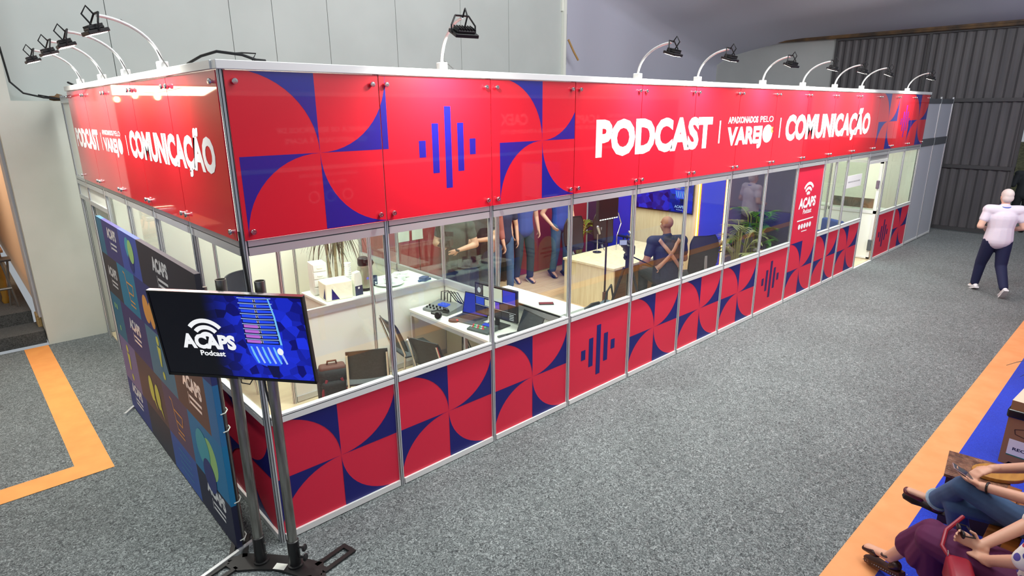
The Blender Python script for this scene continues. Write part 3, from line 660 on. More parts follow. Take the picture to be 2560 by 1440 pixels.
for y, z in ((2.78, .60), (1.42, 1.06)):
    bicon([disc(-y, z+.14, .04)]+[[(-y-.05, z+.09), (-y+.06, z+.09), (-y+.02, z-.08), (-y-.02, z-.08)]]+[disc(-y+.03, z-.15, .035)], YEL)
bicon([disc(-1.98, .60, .075, .12), [(-2.05, .58), (-1.93, .56), (-1.86, .42)], disc(-1.78, .58, .075, .12), [(-1.85, .56), (-1.73, .54), (-1.66, .40)]], YEL)
bicon([disc(-1.62, 1.42, .10, .12)], ORA); bicon([disc(-1.46, 1.40, .08, .11)], ORA)
bicon([rect(-1.34, .10+.06*k, -1.02, .106+.06*k) for k in range(4)], CYA); bicon([rect(-2.98, 1.12, -2.94, 1.17), rect(-2.9, 1.12, -2.86, 1.17), rect(-2.92, .9, -2.88, .95)], GRN)
for y in (.16, 2.98):
    m = MB(); m.cyl((-.215, y, .03), (-.215, y, 1.9), .016, 10); bn.part('stand_tube', m, STEEL)
m = MB(); m.cyl((-.215, .16, 1.0), (-.215, 2.98, 1.0), .012, 8); bn.part('cross_tube', m, STEEL)
m = MB(); m.box((-.25, -.012, 0), (.25, .012, .026), R=Matrix.Rotation(rad(19), 3, 'Z'), c=(0,0,0)); m.v = [tuple(V(p)+V((-.32, .075, 0))) for p in m.v]; bn.part('foot_bar', m, ALU)
m = MB(); m.box((-.11, -.012, 0), (.11, .012, .026), R=Matrix.Rotation(rad(50), 3, 'Z'), c=(0,0,0)); m.v = [tuple(V(p)+V((-.31, 3.01, 0))) for p in m.v]; bn.part('foot_bar', m, ALU)
for z in (.08, .38, .92, 1.05):
    m = MB(); m.tube([(-.25, .106, z), (-.22, .104, z+.004), (-.195, .14, z+.006), (-.195, .17, z+.01)], .004, 6); bn.part('zip_tie', m, WHP)

# ------------------------------------------------------------------ television on a two-pole floor stand
TR, TN = V((.617, -.787, 0)), V((-.787, -.617, 0)); TC = V((-.12, -.215, 0))
ts = T('television_stand', 'two-pole steel stand on a black cut-out floor plate in front of the booth corner', 'stand', TC, world=True)
def rn(r, n, z=0): return TC+TR*r+TN*n+V((0,0,z))
def plate(pts, z0=.006, h=.012):
    m = MB(); m.prism(pts, TC+V((0,0,z0)), TR, TN, (0,0,h)); return m
PLT = mat('floor_plate_black', (46, 46, 46), .4, .5)
cres = [(-.34, .06), (-.24, .105), (-.12, .075), (0, .06), (.12, .075), (.24, .105), (.34, .06), (.30, -.05), (.16, -.07), (0, -.075), (-.16, -.07), (-.30, -.05)]
ts.part('floor_plate', plate(cres), PLT)
for sx in (-1, 1):
    for sy, L in ((-1, .22), (1, .26)):
        m = MB(); bx, by = sx*.30, (.0 if sy < 0 else .06); ex, ey = sx*.41, by+sy*L
        d_ = V((ex-bx, ey-by, 0)).normalized(); w_ = V((-d_.y, d_.x, 0))
        for o_ in (-.045, .045):
            a0 = V((bx, by, 0))+w_*o_; a1 = V((ex, ey, 0))+w_*o_
            m.prism([(a0+w_*-.016).to_tuple()[:2], (a1+w_*-.016).to_tuple()[:2], (a1+w_*.016).to_tuple()[:2], (a0+w_*.016).to_tuple()[:2]], TC+V((0,0,.006)), TR, TN, (0,0,.012))
        for t_ in (.96, .05): 
            c0 = V((bx, by, 0)).lerp(V((ex, ey, 0)), t_); m.prism([(c0+w_*-.06-d_*.016).to_tuple()[:2], (c0+w_*-.06+d_*.016).to_tuple()[:2], (c0+w_*.06+d_*.016).to_tuple()[:2], (c0+w_*.06-d_*.016).to_tuple()[:2]], TC+V((0,0,.0065)), TR, TN, (0,0,.011))
        f_ = V((ex, ey, 0)); m.cyl(rn(ex, ey, 0), rn(ex, ey, .006), .02, 10); ts.part('plate_arm', m, PLT)
PX = .124
for k, sx in enumerate((-1, 1)):
    m = MB(); m.lathe([(.031, .03), (.031, 2.0), (.026, 2.0), (.026, 1.9)], rn(sx*PX, 0), 20); ts.part('pole', m, STEEL, smooth=True)
    m = MB(); m.lathe([(.05, .018), (.05, .03), (.038, .032), (.038, .215), (.031, .22)], rn(sx*PX, 0), 20); so = ts.part('pole_socket', m, BLK, smooth=True)
    for z in (.09, .165):
        m = MB(); d_ = TR*(1 if sx > 0 else -1) if sx > 0 else V((TR.x, TR.y, 0)); p0 = rn(sx*PX, 0, z)
        if sx > 0: m.cyl(p0+d_*.036, p0+d_*.07, .008, 8); m.lathe([(.006, 0), (.024, .006), (.026, .016), (.018, .022), (0, .02)], p0+d_*.066, 14, 0, d_.to_track_quat('Z', 'Y').to_matrix()); ts.part('knob', m, BLK, so, smooth=True)
        else: m.cyl(p0+d_*.036, p0+d_*.05, .007, 6); ts.part('bolt', m, STEEL, so)
m = MB(); m.box((-.04, -.028, .0185), (.04, .028, .0195), R=Matrix.Rotation(math.atan2(TR.y, TR.x), 3, 'Z'), c=(0,0,.019)); m.v = [tuple(V(p)+rn(.03, .03)) for p in m.v]; ts.part('paper_label', m, WHP)
for z in (1.52, 1.82):
    m = MB(); a, b = rn(-.2, .036, z), rn(.2, .036, z); m.box((-.2, -.006, -.02), (.2, .006, .02), R=Matrix.Rotation(math.atan2(TR.y, TR.x), 3, 'Z'), c=(0,0,0)); m.v = [tuple(V(p)+rn(0, .036, z)) for p in m.v]; ts.part('mount_bar', m, BLKM)
tv = T('television', 'large screen showing a blue microphone and ACAPS Podcast in front of the booth corner', 'television', (-.21, -.23, 1.67), 0)
tv.root.rotation_mode = 'QUATERNION'
n_ = V((cos(rad(-141.87))*cos(rad(6.78)), sin(rad(-141.87))*cos(rad(6.78)), -sin(rad(6.78)))); rr = V((-sin(rad(-141.87)), cos(rad(-141.87)), 0)); uu = n_.cross(rr)
tv.root.rotation_quaternion = Matrix((rr, uu, n_)).transposed().to_quaternion()     # local: x right, y up, z out
def frame_parts(t, w, h, mt=BLK, d=.03, be=.011):
    m = MB(); m.rbox((-w/2, -h/2, -d), (w/2, h/2, -.002), .004); m.rbox((-w*.32, -h*.38, -d-.03), (w*.32, h*.3, -d), .01); t.part('casing', m, mt)
    m = MB(); m.box((-w/2, h/2-be, -.002), (w/2, h/2, .004)); m.box((-w/2, -h/2, -.002), (w/2, -h/2+be*1.6, .004)); m.box((-w/2, -h/2, -.002), (-w/2+be, h/2, .004)); m.box((w/2-be, -h/2, -.002), (w/2, h/2, .004)); t.part('bezel', m, mt)
frame_parts(tv, .97, .565)
m = MB(); m.box((-.485, .2825, -.03), (.485, .2835, .002)); tv.part('silver_edge', m, CHROME); m = MB(); m.box((-.02, -.2815, .004), (.02, -.269, .006)); tv.part('sensor_badge', m, STEEL)
def screenmat(name, kind):
    m = bpy.data.materials.new(name); m.use_nodes = True; nt = m.node_tree; b = nt.nodes['Principled BSDF']; L = nt.links
    b.inputs['Base Color'].default_value = (.004, .004, .006, 1); b.inputs['Roughness'].default_value = .12
    tc = nt.nodes.new('ShaderNodeTexCoord'); sp = nt.nodes.new('ShaderNodeSeparateXYZ'); L.new(tc.outputs['Object'], sp.inputs[0])
    vo = nt.nodes.new('ShaderNodeTexVoronoi'); vo.inputs['Scale'].default_value = 15 if kind == 'tv' else 9; mp = nt.nodes.new('ShaderNodeMapping'); mp.inputs['Scale'].default_value = (1, 1.2, 0); mp.inputs['Rotation'].default_value = (0, 0, .5)
    L.new(tc.outputs['Object'], mp.inputs[0]); L.new(mp.outputs[0], vo.inputs['Vector'])
    bw = nt.nodes.new('ShaderNodeSeparateColor'); L.new(vo.outputs['Color'], bw.inputs[0])
    r = nt.nodes.new('ShaderNodeValToRGB'); e = r.color_ramp.elements; e[0].color = lin((2, 2, 110)); e[1].color = lin((26, 50, 235)); e[0].position = .1
    L.new(bw.outputs[0], r.inputs[0])
    mr = nt.nodes.new('ShaderNodeMapRange'); mr.interpolation_type = 'SMOOTHSTEP'
    mr.inputs[1].default_value = -.16 if kind == 'tv' else -9; mr.inputs[2].default_value = .12 if kind == 'tv' else -8
    L.new(sp.outputs[0], mr.inputs[0])
    mx = nt.nodes.new('ShaderNodeMix'); mx.data_type = 'RGBA'; mx.inputs[6].default_value = lin((6, 7, 16)); L.new(mr.outputs[0], mx.inputs[0]); L.new(r.outputs[0], mx.inputs[7])
    L.new(mx.outputs[2], b.inputs['Emission Color']); b.inputs['Emission Strength'].default_value = 1.0; MATS[name] = m; return m
def glow(name, c, s=1.0): return mat('screen_'+name, (4, 4, 5), .2, emit=c, es=s)
G_W = glow('white', (250, 252, 255)); G_CY = glow('cyan', (120, 200, 255)); G_BL = glow('blue', (40, 80, 250)); G_DB = glow('deep', (8, 10, 70)); G_PK = glow('pink', (190, 110, 220)); G_LB = glow('light', (170, 200, 255)); G_BK = glow('black', (6, 6, 14))
m = MB(); m.flat(rect(-.474, -.264, .474, .2715), (0,0,0), (1,0,0), (0,1,0)); scr = tv.part('screen', m, screenmat('television_picture', 'tv'))
O1, PXx, PYy = (0,0,.0008), (1,0,0), (0,1,0)
def micro(t, par, cx, w, top, bot, o=O1):
    """the studio microphone in the picture, as flat colour shapes"""
    def put(p, mt, dz): 
        m = MB()
        for q in p: m.flat(q, (o[0], o[1], o[2]+dz), PXx, PYy)
        t.part('picture_shape', m, mt, par)
    h = top-bot; rb = top-h*.66
    put([[(cx-w/2, rb), (cx+w*.52, rb), (cx+w*.46, top-h*.2), (cx+w*.36, top), (cx-w*.44, top), (cx-w*.48, top-h*.2)]], G_DB, 0)
    ns = 9
    for k in range(ns):
        z = top-h*.66*(k+.5)/ns; k2 = 1+.10*(k/ns)
        put([[(cx-w*.46, z-h*.02), (cx-w*.06, z-h*.026), (cx-w*.06, z+h*.016), (cx-w*.46, z+h*.02)]], G_PK if k > 4 else G_BL, .0002)
        put([[(cx+w*.02, z-h*.026), (cx+w*.42*k2, z-h*.018), (cx+w*.42*k2, z+h*.012), (cx+w*.02, z+h*.016)]], G_BL, .0002)
        put([[(cx-w*.5, z+h*.028), (cx, z+h*.022), (cx+w*.47*k2, z+h*.03), (cx+w*.47*k2, z+h*.04), (cx, z+h*.032), (cx-w*.5, z+h*.038)]], G_LB, .0004)
        put([rect(cx-w*.05, z-h*.02, cx-w*.035, z+h*.012), rect(cx-.0, z-h*.02, cx+w*.012, z+h*.012)], G_W, .0004)
    put([[(cx+w*.36, top), (cx+w*.40, top), (cx+w*.50, top-h*.25), (cx+w*.56, rb), (cx+w*.50, rb), (cx+w*.45, top-h*.25)]], G_CY, .0005)
    put([[(cx-w*.5, rb), (cx+w*.56, rb), (cx+w*.55, rb-h*.12), (cx+w*.40, bot+h*.03), (cx, bot), (cx-w*.3, bot+h*.05), (cx-w*.45, rb-h*.14)]], G_BL, .0001)
    for k in range(6):
        a = cx-w*.40+k*w*.165; put([[(a, rb-h*.04), (a+w*.05, rb-h*.04), (a+w*.12, rb-h*.16), (a+w*.20, bot+h*.06), (a+w*.15, bot+h*.05), (a+w*.05, rb-h*.16)]], G_LB if k % 2 else G_CY, .0005)
    put([disc(cx+w*.46, rb-h*.10, w*.09, h*.05)], G_W, .0007)
    put([[(cx-.02*w, bot+h*.02), (cx+w*.34, bot+h*.02), (cx+w*.30, bot-h*.16), (cx+w*.10, bot-h*.16)]], G_DB, .0003)
micro(tv, scr, .19, .215, .262, -.185)
m = MB(); text(m, 'ACAPS', O1, PXx, PYy, -.335, .012, -.078, .088, .055); wifi(m, -.165, -.025, .135, O1, PXx, PYy); text(m, 'Podcast', O1, PXx, PYy, -.232, -.07, -.13, .034, .03); tv.part('picture_lettering', m, G_W, scr)
m = MB(); m.tube([(-.02, -.285, -.02), (-.03, -.33, -.03), (.02, -.34, -.035), (.05, -.30, -.03)], .004, 6); tv.part('cable', m, BLKM)

# ------------------------------------------------------------------ inside the production room
ct = T('coffee_counter', 'white counter against the partition holding coffee things', 'counter', (2.18, 2.4, 0), world=True)
m = MB(); m.rbox((1.46, 2.03, .94), (2.9, 2.67, .97), .005); ct.part('counter_top', m, WHP)
m = MB(); m.box((1.48, 2.05, .02), (1.50, 2.64, .94)); m.box((1.50, 2.62, .02), (2.88, 2.64, .94)); ct.part('counter_body', m, WHP)
C0 = .97
nb = T('napkin_box', 'cream napkin box with a blue corner mark on the coffee counter', 'box', (1.66, 2.22, C0), rad(-8))
m = MB(); m.rbox((-.15, -.12, 0), (.15, .12, .2), .012); nb.part('box_body', m, mat('cream_card', (246, 248, 222), .6)); m = MB(); m.flat([(-.11, .02), (-.03, .02), (-.10, .15)], (-.151, 0, 0), (0, 1, 0), FZ); m.flat([(-.09, .01), (.0, .01), (-.08, .14)], (0, -.1205, 0), FX, FZ); nb.part('corner_mark', m, BLUL)
dr = T('drawer_tower', 'tall white plastic drawer tower at the left end of the coffee counter', 'drawers', (1.60, 2.5, C0), rad(-10))
m = MB(); m.rbox((-.08, -.09, 0), (.08, .09, .36), .006); dr.part('tower_body', m, WHP)
for k in range(4):
    m = MB(); m.rbox((-.07, -.102, .015+k*.087), (.07, -.088, .09+k*.087), .004); q = dr.part('drawer', m, mat('clear_white', (238, 242, 238), .3)); m = MB(); m.rbox((-.03, -.11, .045+k*.087), (.03, -.10, .058+k*.087), .002); dr.part('drawer_pull', m, WHP, q)
bag = T('coffee_bag', 'white and dark blue coffee bag beside the thermos flask', 'bag', (1.88, 2.14, C0), rad(6))
m = MB(); m.prism([(-.05, 0), (.05, 0), (.052, .20), (.03, .27), (-.04, .26), (-.052, .18)], (0, .03, 0), FX, FZ, (0, -.06, 0)); bag.part('bag_body', m, WHP, bevel=.006); m = MB(); m.box((-.048, -.0315, .0), (.05, -.0305, .11)); bag.part('bag_label', m, mat('dark_blue_label', (44, 54, 84), .5)); m = MB(); m.flat(disc(0, .085, .012), (0, -.032, 0), FX, FZ); bag.part('label_mark', m, WHT)
m = MB()
for k in range(14): m.lathe([(.026, 0), (.036, .03), (.038, .032), (.0365, .03)], (1.855, 2.28, C0+k*.024), 16)
single('paper_cups', 'tall stack of white paper cups behind the coffee bag', 'cups', m, WHT, True)
th = T('thermos_flask', 'steel thermos flask with black pump top on the coffee counter', 'thermos', (2.04, 2.26, C0), 0)
m = MB(); m.lathe([(.075, 0), (.082, .01), (.082, .03), (.08, .035)], n=24); th.part('base_ring', m, BLK, smooth=True); m = MB(); m.lathe([(.078, .035), (.078, .18), (.066, .27), (.058, .29)], n=28); th.part('flask_body', m, mat('thermos_steel', (172, 172, 150), .3, .7), smooth=True)
m = MB(); m.lathe([(.06, .29), (.064, .31), (.06, .37), (.045, .385), (0, .387)], n=24); m.rbox((-.03, -.10, .33), (.03, -.03, .375), .008); th.part('pump_top', m, BLK, smooth=True); m = MB(); m.tube([(.06, -.01, .33), (.11, -.01, .33), (.12, -.01, .30), (.10, -.01, .27), (.062, -.01, .29)], .01, 8); th.part('handle', m, BLK, smooth=True); m = MB(); m.flat(disc(0, .15, .016), (0, -.0785, 0), FX, FZ); th.part('round_badge', m, mat('lilac_badge', (120, 120, 214), .4))
def mug(x, y, c, label, mt, r=.038, h=.085, grp=None):
    t = T('mug', label, 'mug', (x, y, C0), rad(c), grp); m = MB(); m.lathe([(r*.85, 0), (r, .01), (r, h), (r*.9, h), (r*.86, .012), (0, .01)], n=20); t.part('cup', m, mt, smooth=True); m = MB(); m.tube([(r*.95, 0, h*.75), (r+.028, 0, h*.72), (r+.03, 0, h*.3), (r*.95, 0, h*.22)], .006, 8); t.part('handle', m, mt, smooth=True)
MUGB = mat('mug_navy', (34, 50, 92), .3); mug(2.19, 2.36, -60, 'dark blue mug just right of the thermos flask', MUGB); mug(2.27, 2.44, 200, 'dark blue mug behind the other blue mug', MUGB)
pl = T('serving_plate', 'round white plate on the coffee counter right of the thermos', 'plate', (2.36, 2.26, C0), 0); m = MB(); m.lathe([(.05, 0), (.09, .006), (.17, .02), (.172, .023), (.09, .01), (0, .009)], n=32); pl.part('plate_dish', m, WHT, smooth=True)
m = MB(); m.lathe([(.03, 0), (.05, .012), (.062, .07), (.06, .07), (.045, .014), (0, .012)], (2.36, 2.27, C0+.012), 22); single('bowl', 'white bowl standing on the round white plate', 'bowl', m, WHT, True)
for k, (x, y) in enumerate(((2.56, 2.3), (2.66, 2.4), (2.6, 2.46))):
    m = MB(); m.lathe([(.028, 0), (.045, .01), (.05, .06), (.046, .06), (.04, .012), (0, .01)], (x, y, C0+.001), 20); single('white_cup', 'small white cup on the counter near the glass corner, %s' % ('front one', 'right one', 'rear one')[k], 'cup', m, WHT, True, 'white cups on the coffee counter')
m = MB(); m.rbox((2.70, 2.06, C0), (2.80, 2.15, C0+.05), .008, R=Matrix.Rotation(.4, 3, 'Z')); m.rbox((2.66, 2.08, C0), (2.84, 2.11, C0+.025), .006); single('battery_pack', 'small dark blue battery pack lying on the partition rail counter', 'battery', m, mat('slate_blue', (70, 92, 132), .5))
# spiky dracaena behind the counter
dp = T('dracaena_plant', 'drooping dark spiky plant in a wide pot behind the coffee counter', 'plant', (2.25, 3.36, 0), 0)
m = MB(); m.lathe([(.16, 0), (.27, .45), (.30, .68), (.27, .70), (.24, .66), (0, .64)], n=28); dp.part('pot', m, mat('olive_pot', (168, 154, 112), .7), smooth=True); m = MB(); m.lathe([(.0, .665), (.25, .66)], n=20); dp.part('soil', m, mat('soil', (74, 62, 46), .95))
m = MB()
for k in range(6):
    a = k*1.05; m.tube([(.06*cos(a), .06*sin(a), .62), (.10*cos(a), .10*sin(a), 1.0), (.14*cos(a+.3), .14*sin(a+.3), 1.45+.12*(k % 3))], .016, 7)
dp.part('stem', m, mat('pale_stem', (170, 158, 124), .8), smooth=True)
LEAFD = mat('maroon_leaf', (92, 70, 58), .6, var=(9, (64, 70, 44), 2)); 
def strap(mb, base, d, L, w, droop, n=7, mi=0):
    base = V(base); d = V(d).normalized(); side = d.cross(V((0,0,1))).normalized() if abs(d.z) < .98 else V((1,0,0)); pts = []
    for i in range(n+1):
        t = i/n; p = base+d*L*t+V((0,0,-droop*t*t)); ww = w*(1-t)**.6*(.5+.5*min(1, t*5)); pts.append((p-side*ww, p, p+side*ww))
    vs = [q for c in pts for q in (c[0], c[1]+V((0,0,-w*.25)), c[2])]
    mb.add(vs, [(3*i+k, 3*i+k+1, 3*i+k+4, 3*i+k+3) for i in range(n) for k in (0, 1)], mi)
for k in range(6):
    a = k*1.05+.3; c = V((.14*cos(a), .14*sin(a), 1.45+.12*(k % 3)))
    for q in range(15):
        b = q*2.4+k; e = random.uniform(-.1, .9); m = MB(); strap(m, c, (cos(b), sin(b), e), random.uniform(.26, .42), .014, random.uniform(.35, .75)); o = dp.part('leaf', m, LEAFD)
# chairs
def office_chair(name, label, x, y, rz, h=0, grp=None, grey=False):
    """faces local +y"""
    t = T(name, label, 'chair', (x, y, 0), rz, grp); fb = mat('chair_mesh_black', (40, 41, 43), .8); gz = mat('chair_mesh_veil', (46, 44, 46), .8)
    m = MB(); m.rbox((-.24, -.22, .44+h), (.24, .24, .52+h), .03, seg=3); t.part('seat', m, fb, smooth=True)
    m = MB(); nx, nz = 10, 10; vs = []
    for j in range(nz+1):
        v = j/nz; w = .235*(1-.55*abs(v-.55)**3*1.6)*(.86 if j == 0 else 1)*(.80 if j == nz else (.93 if j == nz-1 else 1))
        for i in range(nx+1):
            u = i/nx*2-1; vs.append((u*w, -.25-.05*sin(v*pi)*0-.06*v+.05*(u*u)-.03*sin(v*pi*1.2), .58+h+v*.56))
    k = len(vs); vs += [(x_, y_-.02, z_) for x_, y_, z_ in vs]; fs = []
    for j in range(nz):
        for i in range(nx): a = j*(nx+1)+i; fs += [(a, a+1, a+nx+2, a+nx+1), (k+a, k+a+nx+1, k+a+nx+2, k+a+1)]
    ring = [i for i in range(nx+1)]+[j*(nx+1)+nx for j in range(1, nz+1)]+[nz*(nx+1)+i for i in range(nx-1, -1, -1)]+[j*(nx+1) for j in range(nz-1, 0, -1)]
    for a, b in zip(ring, ring[1:]+ring[:1]): fs.append((a, k+a, k+b, b))
    m.add(vs, fs); t.part('backrest', m, gz, smooth=True)
    m = MB(); m.tube([V(vs[i])+V((0,-.01,0)) for i in ring]+[V(vs[0])+V((0,-.01,0))], .012, 6); t.part('back_frame', m, BLK, smooth=True)
    m = MB(); m.tube([(0, -.32, .86+h), (0, -.34, .62+h), (0, -.2, .42+h), (0, 0, .42+h)], .022, 8); t.part('back_support', m, mat('chair_grey', (150, 150, 152), .4) if grey else BLK, smooth=True)
    for s in (-1, 1):
        m = MB(); m.tube([(s*.26, -.05, .46+h), (s*.30, -.05, .55+h), (s*.29, -.03, .69+h)], .014, 8); m.rbox((s*.29-.04, -.16, .69+h), (s*.29+.04, .12, .72+h), .012); t.part('armrest', m, BLK, smooth=True)
    m = MB(); m.cyl((0, 0, .12), (0, 0, .44+h), .028, 12); t.part('gas_column', m, BLK)
    for q in range(5):
        a = q*2*pi/5; m = MB(); m.tube([(0, 0, .13), (.16*cos(a), .16*sin(a), .11), (.29*cos(a), .29*sin(a), .07)], .02, 8); o = t.part('base_leg', m, BLK, smooth=True); m = MB(); m.cyl((.29*cos(a)-.012*sin(a), .29*sin(a)+.012*cos(a), .03), (.29*cos(a)+.012*sin(a), .29*sin(a)-.012*cos(a), .03), .03, 12); t.part('castor', m, BLK, o)
    return t
office_chair('office_chair', 'black mesh office chair left of the coffee counter', 1.14, 3.15, rad(215))
def plastic_chair(label, x, y, rz, mt=None, grp='grey plastic chairs in the production room'):
    t = T('plastic_chair', label, 'chair', (x, y, 0), rz, grp); mt = mt or mat('charcoal_plastic', (50, 56, 58), .45)
    m = MB(); m.rbox((-.21, -.20, .43), (.21, .22, .455), .012); t.part('seat', m, mt, smooth=True)
    m = MB(); vs = []; n = 8
    for j in range(7):
        v = j/6
        for i in range(n+1): u = i/n*2-1; vs.append((u*(.205-.015*v), -.19-.13*v**1.2+.035*u*u, .50+.34*v-.015*u*u*(v > .9)))
    k = len(vs); vs += [(a, b-.012, c) for a, b, c in vs]; fs = []
    for j in range(6):
        for i in range(n): a = j*(n+1)+i; fs += [(a, a+1, a+n+2, a+n+1), (k+a, k+a+n+1, k+a+n+2, k+a+1)]
    ring = [i for i in range(n+1)]+[j*(n+1)+n for j in range(1, 7)]+[6*(n+1)+i for i in range(n-1, -1, -1)]+[j*(n+1) for j in range(5, 0, -1)]
    for a, b in zip(ring, ring[1:]+ring[:1]): fs.append((a, k+a, k+b, b))
    m.add(vs, fs); t.part('backrest', m, mt, smooth=True)
    for sx in (-1, 1):
        m = MB(); m.tube([(sx*.18, .19, .43), (sx*.21, .24, .02)], .012, 8); t.part('leg', m, CHROME, smooth=True)
        m = MB(); m.tube([(sx*.18, -.30, .80), (sx*.185, -.19, .47), (sx*.20, -.24, .02)], .012, 8); t.part('leg', m, CHROME, smooth=True)
    return t
pc1 = plastic_chair('charcoal plastic chair seen from behind, right of the backpack', 1.42, 1.20, rad(-28))
copyof(pc1, (2.16, 1.50, 0), rad(-98), 'charcoal plastic chair turned sideways to the production desk', 'grey plastic chairs in the production room')
copyof(pc1, (2.08, .86, 0), rad(-76), 'charcoal plastic chair nearest the front window by the desk', 'grey plastic chairs in the production room')
copyof(pc1, (.60, 2.72, 0), rad(172), 'charcoal plastic chair seen through the side windows, nearer the corner', 'grey plastic chairs in the production room')
copyof(pc1, (.62, 3.42, 0), rad(176), 'charcoal plastic chair seen through the side windows, farther from the corner', 'grey plastic chairs in the production room')
bp = T('backpack', 'black and dark red backpack standing on the booth floor against the partition', 'bag', (1.22, 1.55, .012), rad(-20))
BPK = mat('backpack_black', (38, 40, 40), .8); BPR = mat('backpack_red', (128, 36, 52), .7)
m = MB(); m.rbox((-.16, -.09, 0), (.16, .09, .48), .07, seg=4); bp.part('main_bag', m, BPK, smooth=True); m = MB(); m.rbox((-.125, -.135, .02), (.125, -.06, .36), .04, seg=3); bp.part('front_pocket', m, BPK, smooth=True)
for s in (-1, 1):
    m = MB(); m.tube([(s*.10, -.135, .04), (s*.125, -.128, .15), (s*.115, -.12, .27), (s*.07, -.10, .38)], .014, 8); bp.part('red_trim', m, BPR, smooth=True)
m = MB(); m.tube([(-.05, .02, .47), (-.04, .02, .53), (.04, .02, .53), (.05, .02, .47)], .011, 8); bp.part('carry_handle', m, mat('brown_strap', (96, 58, 46), .7), smooth=True); m = MB(); m.rbox((-.13, -.06, .43), (.13, .08, .495), .03, seg=3); bp.part('brown_top', m, mat('brown_strap', (96, 58, 46), .7), smooth=True)
wb = T('white_cabinet', 'low white cabinet in front of the sideways chair by the window', 'cabinet', (1.93, .45, .012), 0)
m = MB(); m.rbox((-.14, -.12, 0), (.14, .12, .40), .004); wb.part('cabinet_body', m, WHP); m = MB(); m.box((-.13, -.123, .31), (.13, -.119, .385)); q = wb.part('drawer_front', m, mat('cream_front', (226, 224, 196), .5)); m = MB(); m.cyl((.09, -.122, .35), (.09, -.132, .35), .006, 8); wb.part('drawer_knob', m, BLK, q)
# production desk and gear
dk = T('production_desk', 'white L-shaped production desk along the low partition', 'desk', (2.68, 1, .012), world=True)
m = MB(); m.rbox((2.40, .06, .70), (2.93, 1.93, .73), .004); dk.part('desk_top', m, WHP); m = MB(); m.box((2.40, .06, .66), (2.42, .90, .70)); m.box((2.40, .92, .66), (2.42, 1.9, .70)); dk.part('desk_edge', m, ALU)
for y in (.08, .91, 1.9): 
    m = MB(); m.rbox((2.402, y-.015, .012), (2.438, y+.015, .70), .004); dk.part('leg', m, ALU)
m = MB(); m.box((2.9, .08, .02), (2.91, 1.9, .70)); dk.part('back_panel', m, mat('grey_green_panel', (198, 206, 184), .6))
D0 = .731
def laptop(label, x, y, rz, open_=108, scr=None, w=.36, d_=.245):
    t = T('laptop', label, 'laptop', (x, y, D0), rz); GR = mat('laptop_grey', (92, 94, 96), .4, .4)   # screen faces local -y
    m = MB(); m.rbox((-w/2, -d_/2, 0), (w/2, d_/2, .018), .006); b = t.part('base', m, GR); m = MB()
    for r in range(5):
        for c in range(12): m.box((-w/2+.03+c*(w-.06)/12, -d_/2+.085+r*.027, .018), (-w/2+.03+(c+.86)*(w-.06)/12, -d_/2+.085+(r+.82)*.027, .0195))
    t.part('keys', m, BLK, b, stuff=True); m = MB(); m.box((-.05, -d_/2+.012, .018), (.05, -d_/2+.075, .0186)); t.part('touchpad', m, mat('touchpad', (70, 72, 74), .3), b)
    a = rad(open_-90); R = Matrix.Rotation(-a, 3, 'X'); m = MB(); m.rbox((-w/2, -.004, 0), (w/2, .004, d_), .003, R=R, c=(0,0,0)); m.v = [tuple(V(p)+V((0, d_/2-.004, .016))) for p in m.v]; l = t.part('lid', m, BLK)
    m = MB(); m.box((-w/2+.012, -.0046, .016), (w/2-.012, -.0042, d_-.012), R=R, c=(0,0,0)); m.v = [tuple(V(p)+V((0, d_/2-.004, .016))) for p in m.v]; t.part('screen', m, scr, l)
    if 'countdown' in label:
        m = MB()
        for s0 in (.02, .075): 
            for p in stroke([(s0, .10), (s0+.035, .10), (s0+.035, .16), (s0, .16), (s0, .10)], .008): m.flat(p, (0, -.006, 0), FX, FZ)
        m.v = [tuple(R @ V(p)+V((0, d_/2-.004, .016))) for p in m.v]; t.part('red_digits', m, glow('digits', (255, 60, 90), 1.2), l)
    return t
laptop('laptop with a blue screen and red countdown digits on the production desk', 2.66, 1.16, rad(-78), 105, glow('laptop_blue', (50, 66, 190), .8))
laptop('dark laptop beside the front window, its screen turned to the room', 2.62, .34, rad(-100), 112, glow('laptop_dark', (40, 52, 66), .6))
mo = T('computer_monitor', 'black monitor with a grid of camera pictures on the production desk', 'monitor', (2.76, .80, D0), rad(-84))
m = MB(); m.rbox((-.12, -.09, 0), (.12, .09, .012), .005); mo.part('stand_foot', m, BLK); m = MB(); m.rbox((-.025, .0, .012), (.025, .025, .16), .004); mo.part('stand_neck', m, BLK)
m = MB(); m.rbox((-.30, -.02, .09), (.30, .012, .44), .006); mo.part('casing', m, BLK); m = MB(); m.box((-.288, -.0215, .105), (.288, -.0203, .428)); sc = mo.part('screen', m, G_BK)
tiles = [(-.28, .30, -.18, .42, (90, 84, 90)), (-.17, .30, -.08, .42, (230, 232, 214)), (-.07, .28, .10, .42, (232, 236, 214)), (-.14, .30, -.08, .42, (40, 60, 220)), (.11, .28, .28, .42, (50, 70, 220)), (-.28, .2, -.16, .28, (60, 90, 220)), (-.15, .2, .0, .27, (226, 226, 190)), (.0, .2, .06, .27, (110, 80, 220)), (.07, .2, .18, .27, (60, 60, 70)), (-.28, .11, -.15, .18, (50, 48, 52)), (-.14, .11, -.04, .18, (44, 44, 48)), (-.03, .11, .08, .18, (48, 46, 52)), (.09, .11, .19, .18, (40, 40, 46))]
for k, (a, b, c, d_, col) in enumerate(tiles):
    m = MB(); m.flat(rect(a, b, c, d_), (0, -.0218-.0001*(k % 3), 0), FX, FZ); mo.part('picture_tile', m, glow('tile%d' % k, col, .9), sc)
m = MB()
